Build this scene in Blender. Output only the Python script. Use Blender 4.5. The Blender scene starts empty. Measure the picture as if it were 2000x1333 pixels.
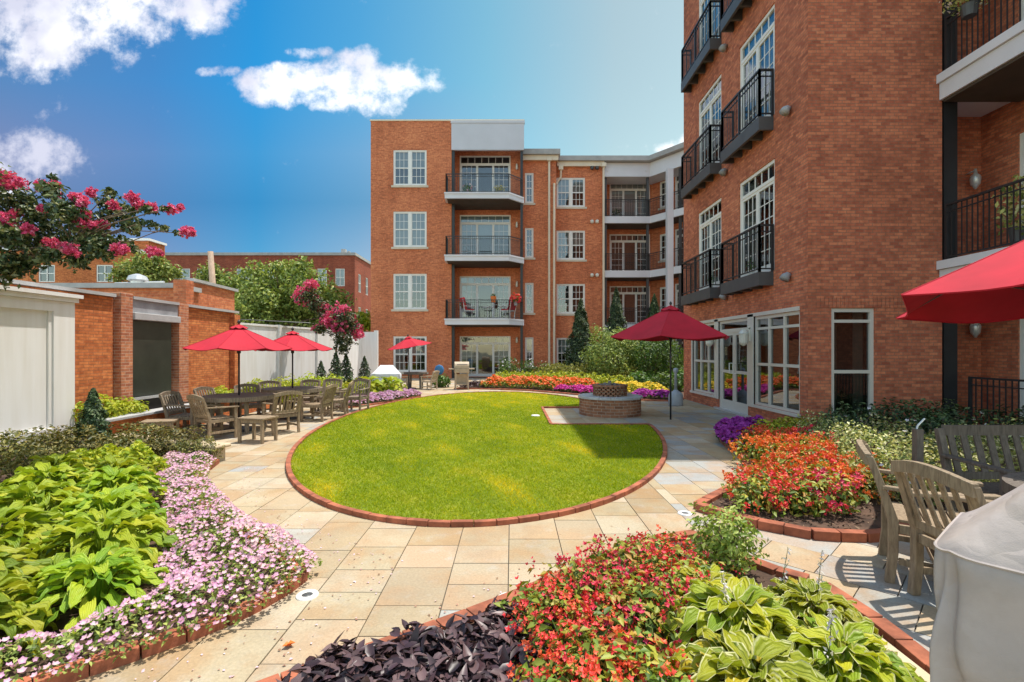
import bpy, math, random
import numpy as np
from mathutils import Vector, Matrix
R = math.radians
random.seed(7); RNG = np.random.default_rng(11)
scene = bpy.context.scene
COL = scene.collection

# ---------------------------------------------------------------- camera
EYE = 1.55; FPX = 960.0; PX0 = 1000.0; PY0 = 684.0
cd = bpy.data.cameras.new("camera"); cam = bpy.data.objects.new("camera", cd); COL.objects.link(cam)
cam.location = (0, 0, EYE); cam.rotation_euler = (R(90), 0, 0)
cd.sensor_width = 36; cd.lens = FPX / 2000 * 36; cd.shift_y = (PY0 - 666.5) / 2000
cd.clip_start = 0.05; cd.clip_end = 6000
scene.camera = cam

# ---------------------------------------------------------------- world and sun
SUN = Vector((4.05, 2.0, 15.6)).normalized()
elev = math.asin(SUN.z); az = math.atan2(SUN.x, SUN.y)
scene.view_settings.view_transform = 'Standard'
scene.view_settings.look = 'None'
scene.view_settings.gamma = 1
scene.view_settings.exposure = 1.40
W = bpy.data.worlds.new("World"); scene.world = W; W.use_nodes = True
nt = W.node_tree; N = nt.nodes; Lk = nt.links
for n in list(N): N.remove(n)
wout = N.new('ShaderNodeOutputWorld'); bg = N.new('ShaderNodeBackground')
sky = N.new('ShaderNodeTexSky'); sky.sky_type = 'NISHITA'; sky.sun_disc = False
sky.sun_elevation = elev; sky.sun_rotation = az; sky.air_density = 1.0; sky.dust_density = 0.6; sky.ozone_density = 2.0
def wm(op, a, b=None, c=None, clamp=False):
    n = N.new('ShaderNodeMath'); n.operation = op; n.use_clamp = clamp
    for i, v in enumerate((a, b, c)):
        if v is None: continue
        if isinstance(v, (int, float)): n.inputs[i].default_value = v
        else: Lk.new(v, n.inputs[i])
    return n.outputs[0]
tc = N.new('ShaderNodeTexCoord'); sp = N.new('ShaderNodeSeparateXYZ'); Lk.new(tc.outputs['Generated'], sp.inputs[0])
yy = wm('MAXIMUM', sp.outputs[1], 0.05)
U = wm('DIVIDE', sp.outputs[0], yy); V = wm('DIVIDE', sp.outputs[2], yy)
front = wm('GREATER_THAN', sp.outputs[1], 0.06)
cmb = N.new('ShaderNodeCombineXYZ'); Lk.new(U, cmb.inputs[0]); Lk.new(V, cmb.inputs[1])
n1 = N.new('ShaderNodeTexNoise'); n1.inputs['Scale'].default_value = 9; n1.inputs['Detail'].default_value = 9; n1.inputs['Roughness'].default_value = 0.62
Lk.new(cmb.outputs[0], n1.inputs['Vector'])
n2 = N.new('ShaderNodeTexNoise'); n2.inputs['Scale'].default_value = 5; n2.inputs['Detail'].default_value = 5
ad = N.new('ShaderNodeVectorMath'); ad.operation = 'ADD'; ad.inputs[1].default_value = (3.1, 0.06, 0)
Lk.new(cmb.outputs[0], ad.inputs[0]); Lk.new(ad.outputs[0], n2.inputs['Vector'])
blobs = [(590,165,75,44),(690,160,95,52),(770,155,82,38),(825,163,45,24),(510,160,62,26),(535,180,60,30),(700,195,95,35),(430,140,42,13),(650,205,60,18),
         (600,102,45,14),(555,140,38,20),(705,118,50,26),(60,60,240,76),(200,15,240,62),(340,20,115,38),(290,60,70,38),(60,112,85,26),(-120,60,240,110),(70,310,112,42),(10,290,100,36),(-60,340,150,60),
         (1300,292,75,16),(1360,285,60,22)]
acc = None
for bx, by, ra, rb in blobs:
    a = wm('DIVIDE', wm('SUBTRACT', U, (bx-PX0)/FPX), ra/FPX); b = wm('DIVIDE', wm('SUBTRACT', V, (PY0-by)/FPX), rb/FPX)
    d = wm('SUBTRACT', 1.0, wm('ADD', wm('MULTIPLY', a, a), wm('MULTIPLY', b, b)))
    acc = d if acc is None else wm('SMOOTH_MAX', acc, d, 0.25)
acc = wm('MAXIMUM', acc, -1.2)
n3 = N.new('ShaderNodeTexNoise'); n3.inputs['Scale'].default_value = 26; n3.inputs['Detail'].default_value = 7; n3.inputs['Roughness'].default_value = 0.65; Lk.new(cmb.outputs[0], n3.inputs['Vector'])
dens = wm('ADD', wm('ADD', acc, wm('MULTIPLY', wm('SUBTRACT', n1.outputs[0], 0.52), 5.6)), wm('MULTIPLY', wm('SUBTRACT', n3.outputs[0], 0.5), 2.4))
mr = N.new('ShaderNodeMapRange'); mr.interpolation_type = 'SMOOTHSTEP'; mr.inputs['From Min'].default_value = -0.5; mr.inputs['From Max'].default_value = 1.15
Lk.new(dens, mr.inputs['Value'])
cmask = wm('MULTIPLY', mr.outputs[0], front)
# horizontal drift of the sky colour: deep blue away from the sun, pale towards it
cr = N.new('ShaderNodeValToRGB'); ucl = wm('MULTIPLY_ADD', U, 0.45, 0.5, clamp=True); Lk.new(ucl, cr.inputs[0])
el = cr.color_ramp.elements; el[0].position = 0.0; el[0].color = (0.17, 0.26, 0.42, 1); el[1].position = 1.0; el[1].color = (0.85, 0.80, 0.66, 1)
for p_, c_ in ((0.17, (0.10, 0.29, 0.52, 1)), (0.266, (0.048, 0.36, 0.63, 1)), (0.36, (0.14, 0.44, 0.62, 1)), (0.477, (0.33, 0.56, 0.59, 1)), (0.594, (0.60, 0.61, 0.54, 1))):
    e_ = el.new(p_); e_.color = c_
vr = N.new('ShaderNodeValToRGB'); Lk.new(V, vr.inputs[0]); ve = vr.color_ramp.elements
ve[0].position = 0.0; ve[0].color = (2.2, 0.75, 0.68, 1); ve[1].position = 0.55; ve[1].color = (1, 1, 1, 1)
for p_, c_ in ((0.2, (1.6, 0.68, 0.66, 1)), (0.3, (1.05, 0.66, 0.67, 1)), (0.4, (1.6, 0.88, 0.83, 1))):
    e_ = ve.new(p_); e_.color = c_
cv = N.new('ShaderNodeMix'); cv.data_type = 'RGBA'; cv.blend_type = 'MULTIPLY'; lf = N.new('ShaderNodeMapRange'); lf.interpolation_type = 'SMOOTHSTEP'; lf.inputs['From Min'].default_value = -0.30; lf.inputs['From Max'].default_value = 0.06; lf.inputs['To Min'].default_value = 1; lf.inputs['To Max'].default_value = 0; Lk.new(U, lf.inputs['Value']); Lk.new(lf.outputs[0], cv.inputs[0]); Lk.new(cr.outputs[0], cv.inputs['A']); Lk.new(vr.outputs[0], cv.inputs['B'])
mx = N.new('ShaderNodeMix'); mx.data_type = 'RGBA'; mx.blend_type = 'MULTIPLY'
vfade = N.new('ShaderNodeMapRange'); vfade.interpolation_type = 'SMOOTHSTEP'; vfade.inputs['From Min'].default_value = 0.0; vfade.inputs['From Max'].default_value = 0.35; Lk.new(sp.outputs[1], vfade.inputs['Value'])
Lk.new(vfade.outputs[0], mx.inputs[0])
wb = N.new('ShaderNodeMix'); wb.data_type = 'RGBA'; wb.blend_type = 'MULTIPLY'; wb.inputs[0].default_value = 1; wb.inputs['B'].default_value = (1.12, 1.0, 0.74, 1); Lk.new(sky.outputs[0], wb.inputs['A'])
Lk.new(wb.outputs['Result'], mx.inputs['A']); Lk.new(cv.outputs['Result'], mx.inputs['B'])
cc = N.new('ShaderNodeValToRGB'); cc.color_ramp.elements[0].color = (1.9, 1.95, 2.35, 1); cc.color_ramp.elements[1].color = (3.3, 3.3, 3.4, 1)
cc.color_ramp.elements[0].position = 0.40; cc.color_ramp.elements[1].position = 0.60
Lk.new(wm('ADD', n2.outputs[0], wm('MULTIPLY', wm('SUBTRACT', U, -0.6), 0.16)), cc.inputs[0])
mc = N.new('ShaderNodeMix'); mc.data_type = 'RGBA'; Lk.new(wm('MULTIPLY', cmask, 0.97), mc.inputs[0]); Lk.new(mx.outputs['Result'], mc.inputs['A']); Lk.new(cc.outputs[0], mc.inputs['B'])
Lk.new(mc.outputs['Result'], bg.inputs['Color']); bg.inputs['Strength'].default_value = 0.15
Lk.new(bg.outputs[0], wout.inputs[0])
sd = bpy.data.lights.new("sun", 'SUN'); sd.energy = 2.1; sd.angle = R(0.53); sd.color = (1.0, 0.95, 0.87)
so = bpy.data.objects.new("sun", sd); COL.objects.link(so); so.rotation_euler = SUN.to_track_quat('Z', 'Y').to_euler()
so.location = (20, 12, 60)

# ---------------------------------------------------------------- helpers
def G(px, py, z=0.0):                       # pixel of the photograph -> ground point at height z
    Y = (EYE - z) * FPX / (py - PY0); return ((px - PX0) * Y / FPX, Y)
def X_at(px, Y): return (px - PX0) * Y / FPX
def Z_at(py, Y): return EYE + (PY0 - py) * Y / FPX

def tag(o, label=None, cat=None, group=None, kind=None):
    if label: o['label'] = label
    if cat: o['category'] = cat
    if group: o['group'] = group
    if kind: o['kind'] = kind
    return o
def empty(name, loc, rz=0, label=None, cat=None, group=None):
    o = bpy.data.objects.new(name, None); COL.objects.link(o); o.location = loc; o.rotation_euler = (0, 0, rz)
    o.empty_display_size = 0.2
    return tag(o, label, cat, group)
def link(name, me, parent=None, loc=(0,0,0), rz=0, scale=None):
    o = bpy.data.objects.new(name, me); COL.objects.link(o); o.location = loc; o.rotation_euler = (0,0,rz)
    if parent: o.parent = parent
    if scale: o.scale = scale
    return o
CH = {}
def copy_tree(o, parent=None):
    c = o.copy(); COL.objects.link(c)
    if parent: c.parent = parent
    for ch in list(o.children): copy_tree(ch, c)
    return c
def dup(o, loc, rz=0, label=None, scale=None, group=None):
    c = copy_tree(o); c.location = loc; c.rotation_euler = (0, 0, rz)
    if label: c['label'] = label
    if group: c['group'] = group
    if scale: c.scale = (scale,)*3 if isinstance(scale, (int, float)) else scale
    return c

class MB:
    def __init__(s): s.v = []; s.f = []
    def add(s, vs, fs):
        b = len(s.v); s.v += [tuple(p) for p in vs]; s.f += [tuple(i + b for i in f) for f in fs]; return s
    def box(s, x0, x1, y0, y1, z0, z1):
        return s.add([(x0,y0,z0),(x1,y0,z0),(x1,y1,z0),(x0,y1,z0),(x0,y0,z1),(x1,y0,z1),(x1,y1,z1),(x0,y1,z1)],
              [(0,3,2,1),(4,5,6,7),(0,1,5,4),(1,2,6,5),(2,3,7,6),(3,0,4,7)])
    def bar(s, p0, p1, w, h, up=(0,0,1)):
        p0 = Vector(p0); p1 = Vector(p1); d = (p1-p0).normalized(); up = Vector(up)
        if abs(d.dot(up)) > 0.95: up = Vector((0,1,0))
        a = d.cross(up).normalized(); b = a.cross(d).normalized()
        vs = []
        for p in (p0, p1):
            for sa, sb in ((-1,-1),(1,-1),(1,1),(-1,1)): vs.append(p + a*w/2*sa + b*h/2*sb)
        return s.add(vs, [(3,2,1,0),(4,5,6,7),(0,1,5,4),(1,2,6,5),(2,3,7,6),(3,0,4,7)])
    def cyl(s, p0, p1, r0, r1=None, n=12):
        return s.tube([p0, p1], [r0, r0 if r1 is None else r1], n)
    def tube(s, pts, r, n=8, cap=True):
        pts = [Vector(p) for p in pts]; rs = r if isinstance(r, (list, tuple)) else [r]*len(pts)
        vs = []; fs = []; ref = Vector((0.3, 0.9, 0.1))
        for i, p in enumerate(pts):
            d = (pts[min(i+1, len(pts)-1)] - pts[max(i-1, 0)]).normalized()
            a = d.cross(ref)
            if a.length < 0.1: a = d.cross(Vector((1,0,0)))
            a.normalize(); b = d.cross(a)
            for k in range(n):
                t = 2*math.pi*k/n; vs.append(p + (a*math.cos(t) + b*math.sin(t))*rs[i])
        for i in range(len(pts)-1):
            for k in range(n):
                k2 = (k+1) % n; fs.append((i*n+k, i*n+k2, (i+1)*n+k2, (i+1)*n+k))
        if cap: fs.append(tuple(range(n-1, -1, -1))); fs.append(tuple((len(pts)-1)*n+k for k in range(n)))
        return s.add(vs, fs)
    def lathe(s, prof, c=(0,0,0), n=24, closed=True):
        vs = []; fs = []
        for r, z in prof:
            for k in range(n):
                t = 2*math.pi*k/n; vs.append((c[0]+r*math.cos(t), c[1]+r*math.sin(t), c[2]+z))
        for i in range(len(prof)-1):
            for k in range(n):
                k2 = (k+1) % n; fs.append((i*n+k, i*n+k2, (i+1)*n+k2, (i+1)*n+k))
        if closed: fs.append(tuple(range(n-1,-1,-1))); fs.append(tuple((len(prof)-1)*n+k for k in range(n)))
        return s.add(vs, fs)
    def prism(s, poly, z0, z1):
        n = len(poly); vs = [(x,y,z0) for x,y in poly] + [(x,y,z1) for x,y in poly]
        fs = [tuple(range(n-1,-1,-1)), tuple(range(n,2*n))] + [(i,(i+1)%n,(i+1)%n+n,i+n) for i in range(n)]
        return s.add(vs, fs)
    def mesh(s, name, mat, smooth=False, off=None):
        me = bpy.data.meshes.new(name)
        vs = s.v if off is None else [(p[0]-off[0], p[1]-off[1], p[2]-off[2]) for p in s.v]
        me.from_pydata(vs, [], s.f); me.materials.append(mat)
        if smooth: me.polygons.foreach_set('use_smooth', [True]*len(me.polygons))
        me.update(); return me
    def build(s, name, mat, parent=None, smooth=False, world=False, bevel=0):
        off = parent.location if (parent is not None and world) else None
        o = link(name, s.mesh(name, mat, smooth, off), parent)
        if bevel:
            m = o.modifiers.new('bevel', 'BEVEL'); m.width = bevel; m.segments = 2; m.limit_method = 'ANGLE'; m.harden_normals = False
        return o

# ---------------------------------------------------------------- materials
def newmat(name):
    m = bpy.data.materials.new(name); m.use_nodes = True; t = m.node_tree
    b = t.nodes['Principled BSDF']; return m, t, b
def nd(t, typ, **kw):
    n = t.nodes.new(typ)
    for k, v in kw.items(): setattr(n, k, v)
    return n
def setin(t, n, key, v):
    if isinstance(v, (int, float, tuple)): n.inputs[key].default_value = v
    else: t.links.new(v, n.inputs[key])
def mth(t, op, a, b=None, c=None, clamp=False):
    n = nd(t, 'ShaderNodeMath', operation=op, use_clamp=clamp)
    for i, v in enumerate((a, b, c)):
        if v is not None: setin(t, n, i, v)
    return n.outputs[0]
def mixc(t, f, a, b, mode='MIX'):
    n = nd(t, 'ShaderNodeMix', data_type='RGBA', blend_type=mode)
    setin(t, n, 0, f); setin(t, n, 'A', a); setin(t, n, 'B', b); return n.outputs['Result']
def noise(t, scale, detail=4, vec=None, rough=0.55):
    n = nd(t, 'ShaderNodeTexNoise'); n.inputs['Scale'].default_value = scale; n.inputs['Detail'].default_value = detail; n.inputs['Roughness'].default_value = rough
    if vec is not None: t.links.new(vec, n.inputs['Vector'])
    return n.outputs[0]
def ramp(t, f, stops):
    n = nd(t, 'ShaderNodeValToRGB'); e = n.color_ramp.elements
    e[0].position, e[0].color = stops[0][0], (*stops[0][1], 1); e[1].position, e[1].color = stops[-1][0], (*stops[-1][1], 1)
    for p, c in stops[1:-1]:
        x = e.new(p); x.color = (*c, 1)
    t.links.new(f, n.inputs[0]); return n.outputs[0]
def bump(t, b, h, strength=0.3, dist=0.01):
    n = nd(t, 'ShaderNodeBump'); n.inputs['Strength'].default_value = strength; n.inputs['Distance'].default_value = dist
    t.links.new(h, n.inputs['Height']); t.links.new(n.outputs[0], b.inputs['Normal'])
def pos(t): return nd(t, 'ShaderNodeNewGeometry').outputs['Position']
def plain(name, c, rough=0.5, var=0.12, scale=6, metal=0, bmp=0.15, spec=0.5, fine=60):
    m, t, b = newmat(name); tcn = nd(t, 'ShaderNodeTexCoord').outputs['Object']
    f = noise(t, scale, 6, tcn); f2 = noise(t, fine, 3, tcn)
    lo = tuple(x*(1-var) for x in c); hi = tuple(min(1, x*(1+var)) for x in c)
    base = ramp(t, f, [(0.3, lo), (0.7, hi)])
    t.links.new(mixc(t, 0.12, base, f2, 'OVERLAY'), b.inputs['Base Color'])
    b.inputs['Roughness'].default_value = rough; b.inputs['Metallic'].default_value = metal; b.inputs['Specular IOR Level'].default_value = spec
    if bmp: bump(t, b, f2, bmp, 0.004)
    return m
def brick(name, c1, c2, mortar, bw=0.215, bh=0.075, ms=0.012, stain=0.25, radial=None, hue=None):
    m, t, b = newmat(name); g = nd(t, 'ShaderNodeNewGeometry')
    if radial is None:
        p = nd(t, 'ShaderNodeSeparateXYZ'); t.links.new(g.outputs['Position'], p.inputs[0])
        nn = nd(t, 'ShaderNodeSeparateXYZ'); t.links.new(g.outputs['True Normal'], nn.inputs[0])
        u = mth(t, 'ADD', mth(t, 'MULTIPLY', p.outputs[0], mth(t, 'ABSOLUTE', nn.outputs[1])), mth(t, 'MULTIPLY', p.outputs[1], mth(t, 'ABSOLUTE', nn.outputs[0])))
        fl = mth(t, 'MULTIPLY', p.outputs[1], mth(t, 'ABSOLUTE', nn.outputs[2]))
        v = mth(t, 'ADD', p.outputs[2], fl); u = mth(t, 'ADD', u, mth(t, 'MULTIPLY', p.outputs[0], mth(t, 'ABSOLUTE', nn.outputs[2])))
    else:
        p = nd(t, 'ShaderNodeSeparateXYZ'); t.links.new(nd(t, 'ShaderNodeTexCoord').outputs['Object'], p.inputs[0])
        u = mth(t, 'MULTIPLY', mth(t, 'ARCTAN2', p.outputs[1], p.outputs[0]), radial); v = p.outputs[2]
    cv = nd(t, 'ShaderNodeCombineXYZ'); t.links.new(u, cv.inputs[0]); t.links.new(v, cv.inputs[1])
    br = nd(t, 'ShaderNodeTexBrick'); t.links.new(cv.outputs[0], br.inputs['Vector'])
    br.inputs['Scale'].default_value = 1; br.inputs['Brick Width'].default_value = bw; br.inputs['Row Height'].default_value = bh
    br.inputs['Mortar Size'].default_value = ms/2; br.inputs['Mortar Smooth'].default_value = 0.2; br.inputs['Bias'].default_value = 0.0
    br.inputs['Color1'].default_value = (*c1, 1); br.inputs['Color2'].default_value = (*c2, 1); br.inputs['Mortar'].default_value = (*mortar, 1)
    big = noise(t, 0.55, 5, cv.outputs[0]); mid = noise(t, 11, 3, cv.outputs[0]); fine = noise(t, 90, 3, cv.outputs[0])
    c = mixc(t, 0.5, br.outputs['Color'], ramp(t, big, [(0.3, (0.30,)*3), (0.7, (0.70,)*3)]), 'OVERLAY')
    c = mixc(t, stain, c, ramp(t, mid, [(0.2, (0.22,)*3), (0.5, (0.5,)*3), (0.8, (0.82,)*3)]), 'OVERLAY')
    c = mixc(t, 0.35, c, fine, 'OVERLAY')
    stv = nd(t, 'ShaderNodeMapping'); stv.inputs['Scale'].default_value = (1.6, 0.16, 1); t.links.new(cv.outputs[0], stv.inputs[0])
    c = mixc(t, 0.4, c, ramp(t, noise(t, 1.5, 6, stv.outputs[0]), [(0.3, (0.34,)*3), (0.5, (0.5,)*3), (0.75, (0.62,)*3)]), 'OVERLAY')
    t.links.new(c, b.inputs['Base Color']); b.inputs['Roughness'].default_value = 0.88; b.inputs['Specular IOR Level'].default_value = 0.25
    bump(t, b, mth(t, 'ADD', mth(t, 'MULTIPLY', br.outputs['Fac'], -1.0), mth(t, 'MULTIPLY', fine, 0.35)), 0.6, 0.006)
    return m
def attr_leaf(name, stops, rough=0.5, trans=0.35, uvmargin=None, tint=None, vein=False, spec=0.4):
    """colour from the per-leaf random value stored in attribute 'rnd'"""
    m, t, b = newmat(name); a = nd(t, 'ShaderNodeAttribute', attribute_name='rnd'); c = ramp(t, a.outputs['Fac'], stops)
    oi = nd(t, 'ShaderNodeObjectInfo').outputs['Random']
    hs = nd(t, 'ShaderNodeHueSaturation'); t.links.new(c, hs.inputs['Color']); t.links.new(mth(t, 'MULTIPLY_ADD', oi, 0.03, 0.485), hs.inputs['Hue'])
    t.links.new(mth(t, 'MULTIPLY_ADD', oi, 0.3, 0.85), hs.inputs['Value']); c = hs.outputs[0]
    c = mixc(t, 0.25, c, noise(t, 14, 3, nd(t, 'ShaderNodeTexCoord').outputs['Object']), 'OVERLAY')
    uv = nd(t, 'ShaderNodeUVMap', uv_map='UVMap').outputs[0] if (uvmargin or vein) else None
    if uvmargin:
        s = nd(t, 'ShaderNodeSeparateXYZ'); t.links.new(uv, s.inputs[0])
        w = mth(t, 'ADD', mth(t, 'ABSOLUTE', s.outputs[0]), mth(t, 'MULTIPLY', noise(t, 6, 3, uv), 0.35))
        f = nd(t, 'ShaderNodeMapRange'); f.inputs['From Min'].default_value = 1.03; f.inputs['From Max'].default_value = 1.12; t.links.new(w, f.inputs[0])
        c = mixc(t, f.outputs[0], c, (*uvmargin, 1))
    if vein:
        s2 = nd(t, 'ShaderNodeSeparateXYZ'); t.links.new(uv, s2.inputs[0])
        wv = mth(t, 'SINE', mth(t, 'MULTIPLY', s2.outputs[0], 22.0))
        bump(t, b, wv, 0.45, 0.004)
        mid_ = nd(t, 'ShaderNodeMapRange'); mid_.inputs['From Min'].default_value = 0.0; mid_.inputs['From Max'].default_value = 0.06
        mid_.inputs['To Min'].default_value = 1; mid_.inputs['To Max'].default_value = 0; t.links.new(mth(t, 'ABSOLUTE', s2.outputs[0]), mid_.inputs[0])
        c = mixc(t, mth(t, 'MULTIPLY', mid_.outputs[0], 0.35), c, (0.5, 0.6, 0.12, 1))
    t.links.new(c, b.inputs['Base Color']); b.inputs['Roughness'].default_value = rough; b.inputs['Specular IOR Level'].default_value = spec
    tr = nd(t, 'ShaderNodeBsdfTranslucent'); t.links.new(mixc(t, 1.0, c, (1.0, 1.0, 0.6, 1), 'MULTIPLY'), tr.inputs[0])
    ms = nd(t, 'ShaderNodeMixShader'); ms.inputs[0].default_value = trans
    t.links.new(b.outputs[0], ms.inputs[1]); t.links.new(tr.outputs[0], ms.inputs[2]); t.links.new(ms.outputs[0], t.nodes['Material Output'].inputs[0])
    return m
def glassmat(name, tint=(0.55, 0.6, 0.6), boost=0.10, refl=(0.9, 0.95, 1.0)):
    m, t, b = newmat(name); t.nodes.remove(b)
    tr = nd(t, 'ShaderNodeBsdfTransparent'); tr.inputs[0].default_value = (*tint, 1)
    gl = nd(t, 'ShaderNodeBsdfGlossy'); gl.inputs['Roughness'].default_value = 0.02; gl.inputs[0].default_value = (*refl, 1)
    fr = nd(t, 'ShaderNodeFresnel'); fr.inputs[0].default_value = 1.55
    bn = nd(t, 'ShaderNodeBump'); bn.inputs['Strength'].default_value = 0.15; bn.inputs['Distance'].default_value = 0.02
    t.links.new(noise(t, 1.3, 1, pos(t)), bn.inputs['Height']); t.links.new(bn.outputs[0], gl.inputs['Normal'])
    f = mth(t, 'ADD', fr.outputs[0], boost, clamp=True); ms = nd(t, 'ShaderNodeMixShader')
    t.links.new(f, ms.inputs[0]); t.links.new(tr.outputs[0], ms.inputs[1]); t.links.new(gl.outputs[0], ms.inputs[2])
    t.links.new(ms.outputs[0], t.nodes['Material Output'].inputs[0]); return m
def woodmat(name, c1, c2, rough=0.75):
    m, t, b = newmat(name); o = nd(t, 'ShaderNodeTexCoord').outputs['Object']
    mp = nd(t, 'ShaderNodeMapping'); mp.inputs['Scale'].default_value = (18, 18, 3.0); t.links.new(o, mp.inputs[0])
    f = noise(t, 3, 6, mp.outputs[0], 0.65); f2 = noise(t, 2.2, 4, o)
    c = ramp(t, f, [(0.3, c1), (0.7, c2)]); c = mixc(t, 0.45, c, ramp(t, f2, [(0.3, (0.3,)*3), (0.7, (0.7,)*3)]), 'OVERLAY')
    t.links.new(c, b.inputs['Base Color']); b.inputs['Roughness'].default_value = rough; bump(t, b, f, 0.4, 0.004); return m

M = {}
M['brick_far'] = brick('brick_far', (0.68, 0.225, 0.100), (0.49, 0.140, 0.065), (0.50, 0.24, 0.14), bw=0.2, bh=0.066, ms=0.010, stain=0.65)
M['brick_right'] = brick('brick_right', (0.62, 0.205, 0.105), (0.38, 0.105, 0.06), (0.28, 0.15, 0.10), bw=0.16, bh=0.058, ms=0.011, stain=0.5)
M['brick_wall'] = brick('brick_wall', (0.66, 0.225, 0.075), (0.46, 0.125, 0.042), (0.34, 0.14, 0.07), bw=0.19, bh=0.052, ms=0.010, stain=0.7)
M['brick_pier'] = brick('brick_pier', (0.58, 0.24, 0.12), (0.40, 0.13, 0.07), (0.52, 0.34, 0.24), bw=0.19, bh=0.055, ms=0.011, stain=0.6)
M['brick_back'] = brick('brick_back', (0.36, 0.085, 0.045), (0.24, 0.05, 0.03), (0.30, 0.16, 0.11), stain=0.3)
M['brick_pit'] = brick('brick_pit', (0.34, 0.15, 0.08), (0.19, 0.08, 0.045), (0.36, 0.28, 0.21), bw=0.2, bh=0.068, radial=0.74, stain=0.4)
M['edging'] = plain('edging', (0.34, 0.105, 0.052), 0.85, 0.5, 6, fine=40, bmp=0.6)
M['white'] = plain('white', (0.78, 0.77, 0.74), 0.45, 0.04, 2, bmp=0.05)
M['fascia'] = plain('fascia', (0.66, 0.66, 0.70), 0.5, 0.05, 1.2, bmp=0.05)
M['cream'] = plain('cream', (0.72, 0.62, 0.48), 0.5, 0.06, 2, bmp=0.08)
M['sill'] = plain('sill', (0.62, 0.54, 0.43), 0.8, 0.1, 5)
M['greypanel'] = plain('greypanel', (0.55, 0.55, 0.60), 0.4, 0.05, 1.0, bmp=0.03)
M['beigeframe'] = plain('beigeframe', (0.62, 0.58, 0.52), 0.4, 0.04, 2, bmp=0.03)
M['black'] = plain('black', (0.022, 0.023, 0.026), 0.42, 0.15, 5, bmp=0.08)
M['charcoal'] = plain('charcoal', (0.07, 0.072, 0.075), 0.5, 0.12, 4, bmp=0.08)
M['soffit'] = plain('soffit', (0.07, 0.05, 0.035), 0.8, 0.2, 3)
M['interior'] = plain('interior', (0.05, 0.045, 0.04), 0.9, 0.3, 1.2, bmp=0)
M['curtain'] = plain('curtain', (0.52, 0.53, 0.50), 0.9, 0.08, 4, bmp=0)
M['blind'] = plain('blind', (0.62, 0.64, 0.66), 0.8, 0.05, 4, bmp=0)
M['glass'] = glassmat('glass'); M['glass_dark'] = glassmat('glass_dark', (0.35, 0.4, 0.38), 0.12)
M['stone_cap'] = plain('stone_cap', (0.42, 0.42, 0.42), 0.75, 0.15, 3)
M['tan_cap'] = plain('tan_cap', (0.55, 0.44, 0.29), 0.8, 0.15, 3)
M['wood'] = woodmat('wood', (0.17, 0.115, 0.07), (0.40, 0.30, 0.19))
M['wood_grey'] = woodmat('wood_grey', (0.12, 0.09, 0.065), (0.34, 0.265, 0.185))
M['wood_dark'] = woodmat('wood_dark', (0.075, 0.058, 0.045), (0.20, 0.16, 0.125))
M['pole_wood'] = woodmat('pole_wood', (0.25, 0.16, 0.10), (0.50, 0.36, 0.26))
M['grey_metal'] = plain('grey_metal', (0.34, 0.36, 0.40), 0.45, 0.08, 4, metal=0.0)
def weathered(name, c, grime):
    m, t, b = newmat(name); P = pos(t); mp = nd(t, 'ShaderNodeMapping'); mp.inputs['Scale'].default_value = (3, 3, 0.25); t.links.new(P, mp.inputs[0])
    base = mixc(t, ramp(t, noise(t, 2.0, 6, mp.outputs[0]), [(0.42, (0,)*3), (0.8, (0.55,)*3)]), (*c, 1), (*grime, 1)); base = mixc(t, 0.15, base, noise(t, 1.2, 5, P), 'OVERLAY')
    t.links.new(base, b.inputs['Base Color']); b.inputs['Roughness'].default_value = 0.6; bump(t, b, noise(t, 25, 4, P), 0.12, 0.003); return m
M['fence'] = weathered('fence', (0.82, 0.80, 0.785), (0.62, 0.57, 0.49))
M['slate'] = plain('slate', (0.035, 0.04, 0.03), 0.4, 0.35, 1.6, bmp=0.3, fine=9)
M['concrete'] = plain('concrete', (0.30, 0.31, 0.33), 0.8, 0.3, 2.5)
M['bark'] = plain('bark', (0.20, 0.14, 0.10), 0.9, 0.3, 12, bmp=0.6, fine=30)
M['soil'] = plain('soil', (0.085, 0.048, 0.03), 0.95, 0.55, 9, bmp=1.0, fine=70)
M['ground'] = plain('ground', (0.20, 0.18, 0.12), 0.95, 0.3, 0.3)
M['joint'] = plain('joint', (0.10, 0.085, 0.065), 0.95, 0.3, 5)
M['tan_metal'] = plain('tan_metal', (0.46, 0.36, 0.25), 0.6, 0.15, 6)
M['blue'] = plain('blue', (0.05, 0.22, 0.48), 0.4, 0.15, 8)
M['lamp_glass'] = plain('lamp_glass', (0.7, 0.68, 0.60), 0.3, 0.05, 6, bmp=0)
M['orange'] = plain('orange', (0.75, 0.18, 0.03), 0.5, 0.1, 5)
M['redcloth'] = plain('redcloth', (0.55, 0.02, 0.03), 0.85, 0.1, 5)
M['cinder'] = plain('cinder', (0.20, 0.18, 0.17), 0.9, 0.5, 10, bmp=0.8, fine=35)
M['roofgrey'] = plain('roofgrey', (0.38, 0.37, 0.36), 0.8, 0.15, 2)
M['silver'] = plain('silver', (0.62, 0.62, 0.62), 0.35, 0.05, 6, metal=0.4, bmp=0)

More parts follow.
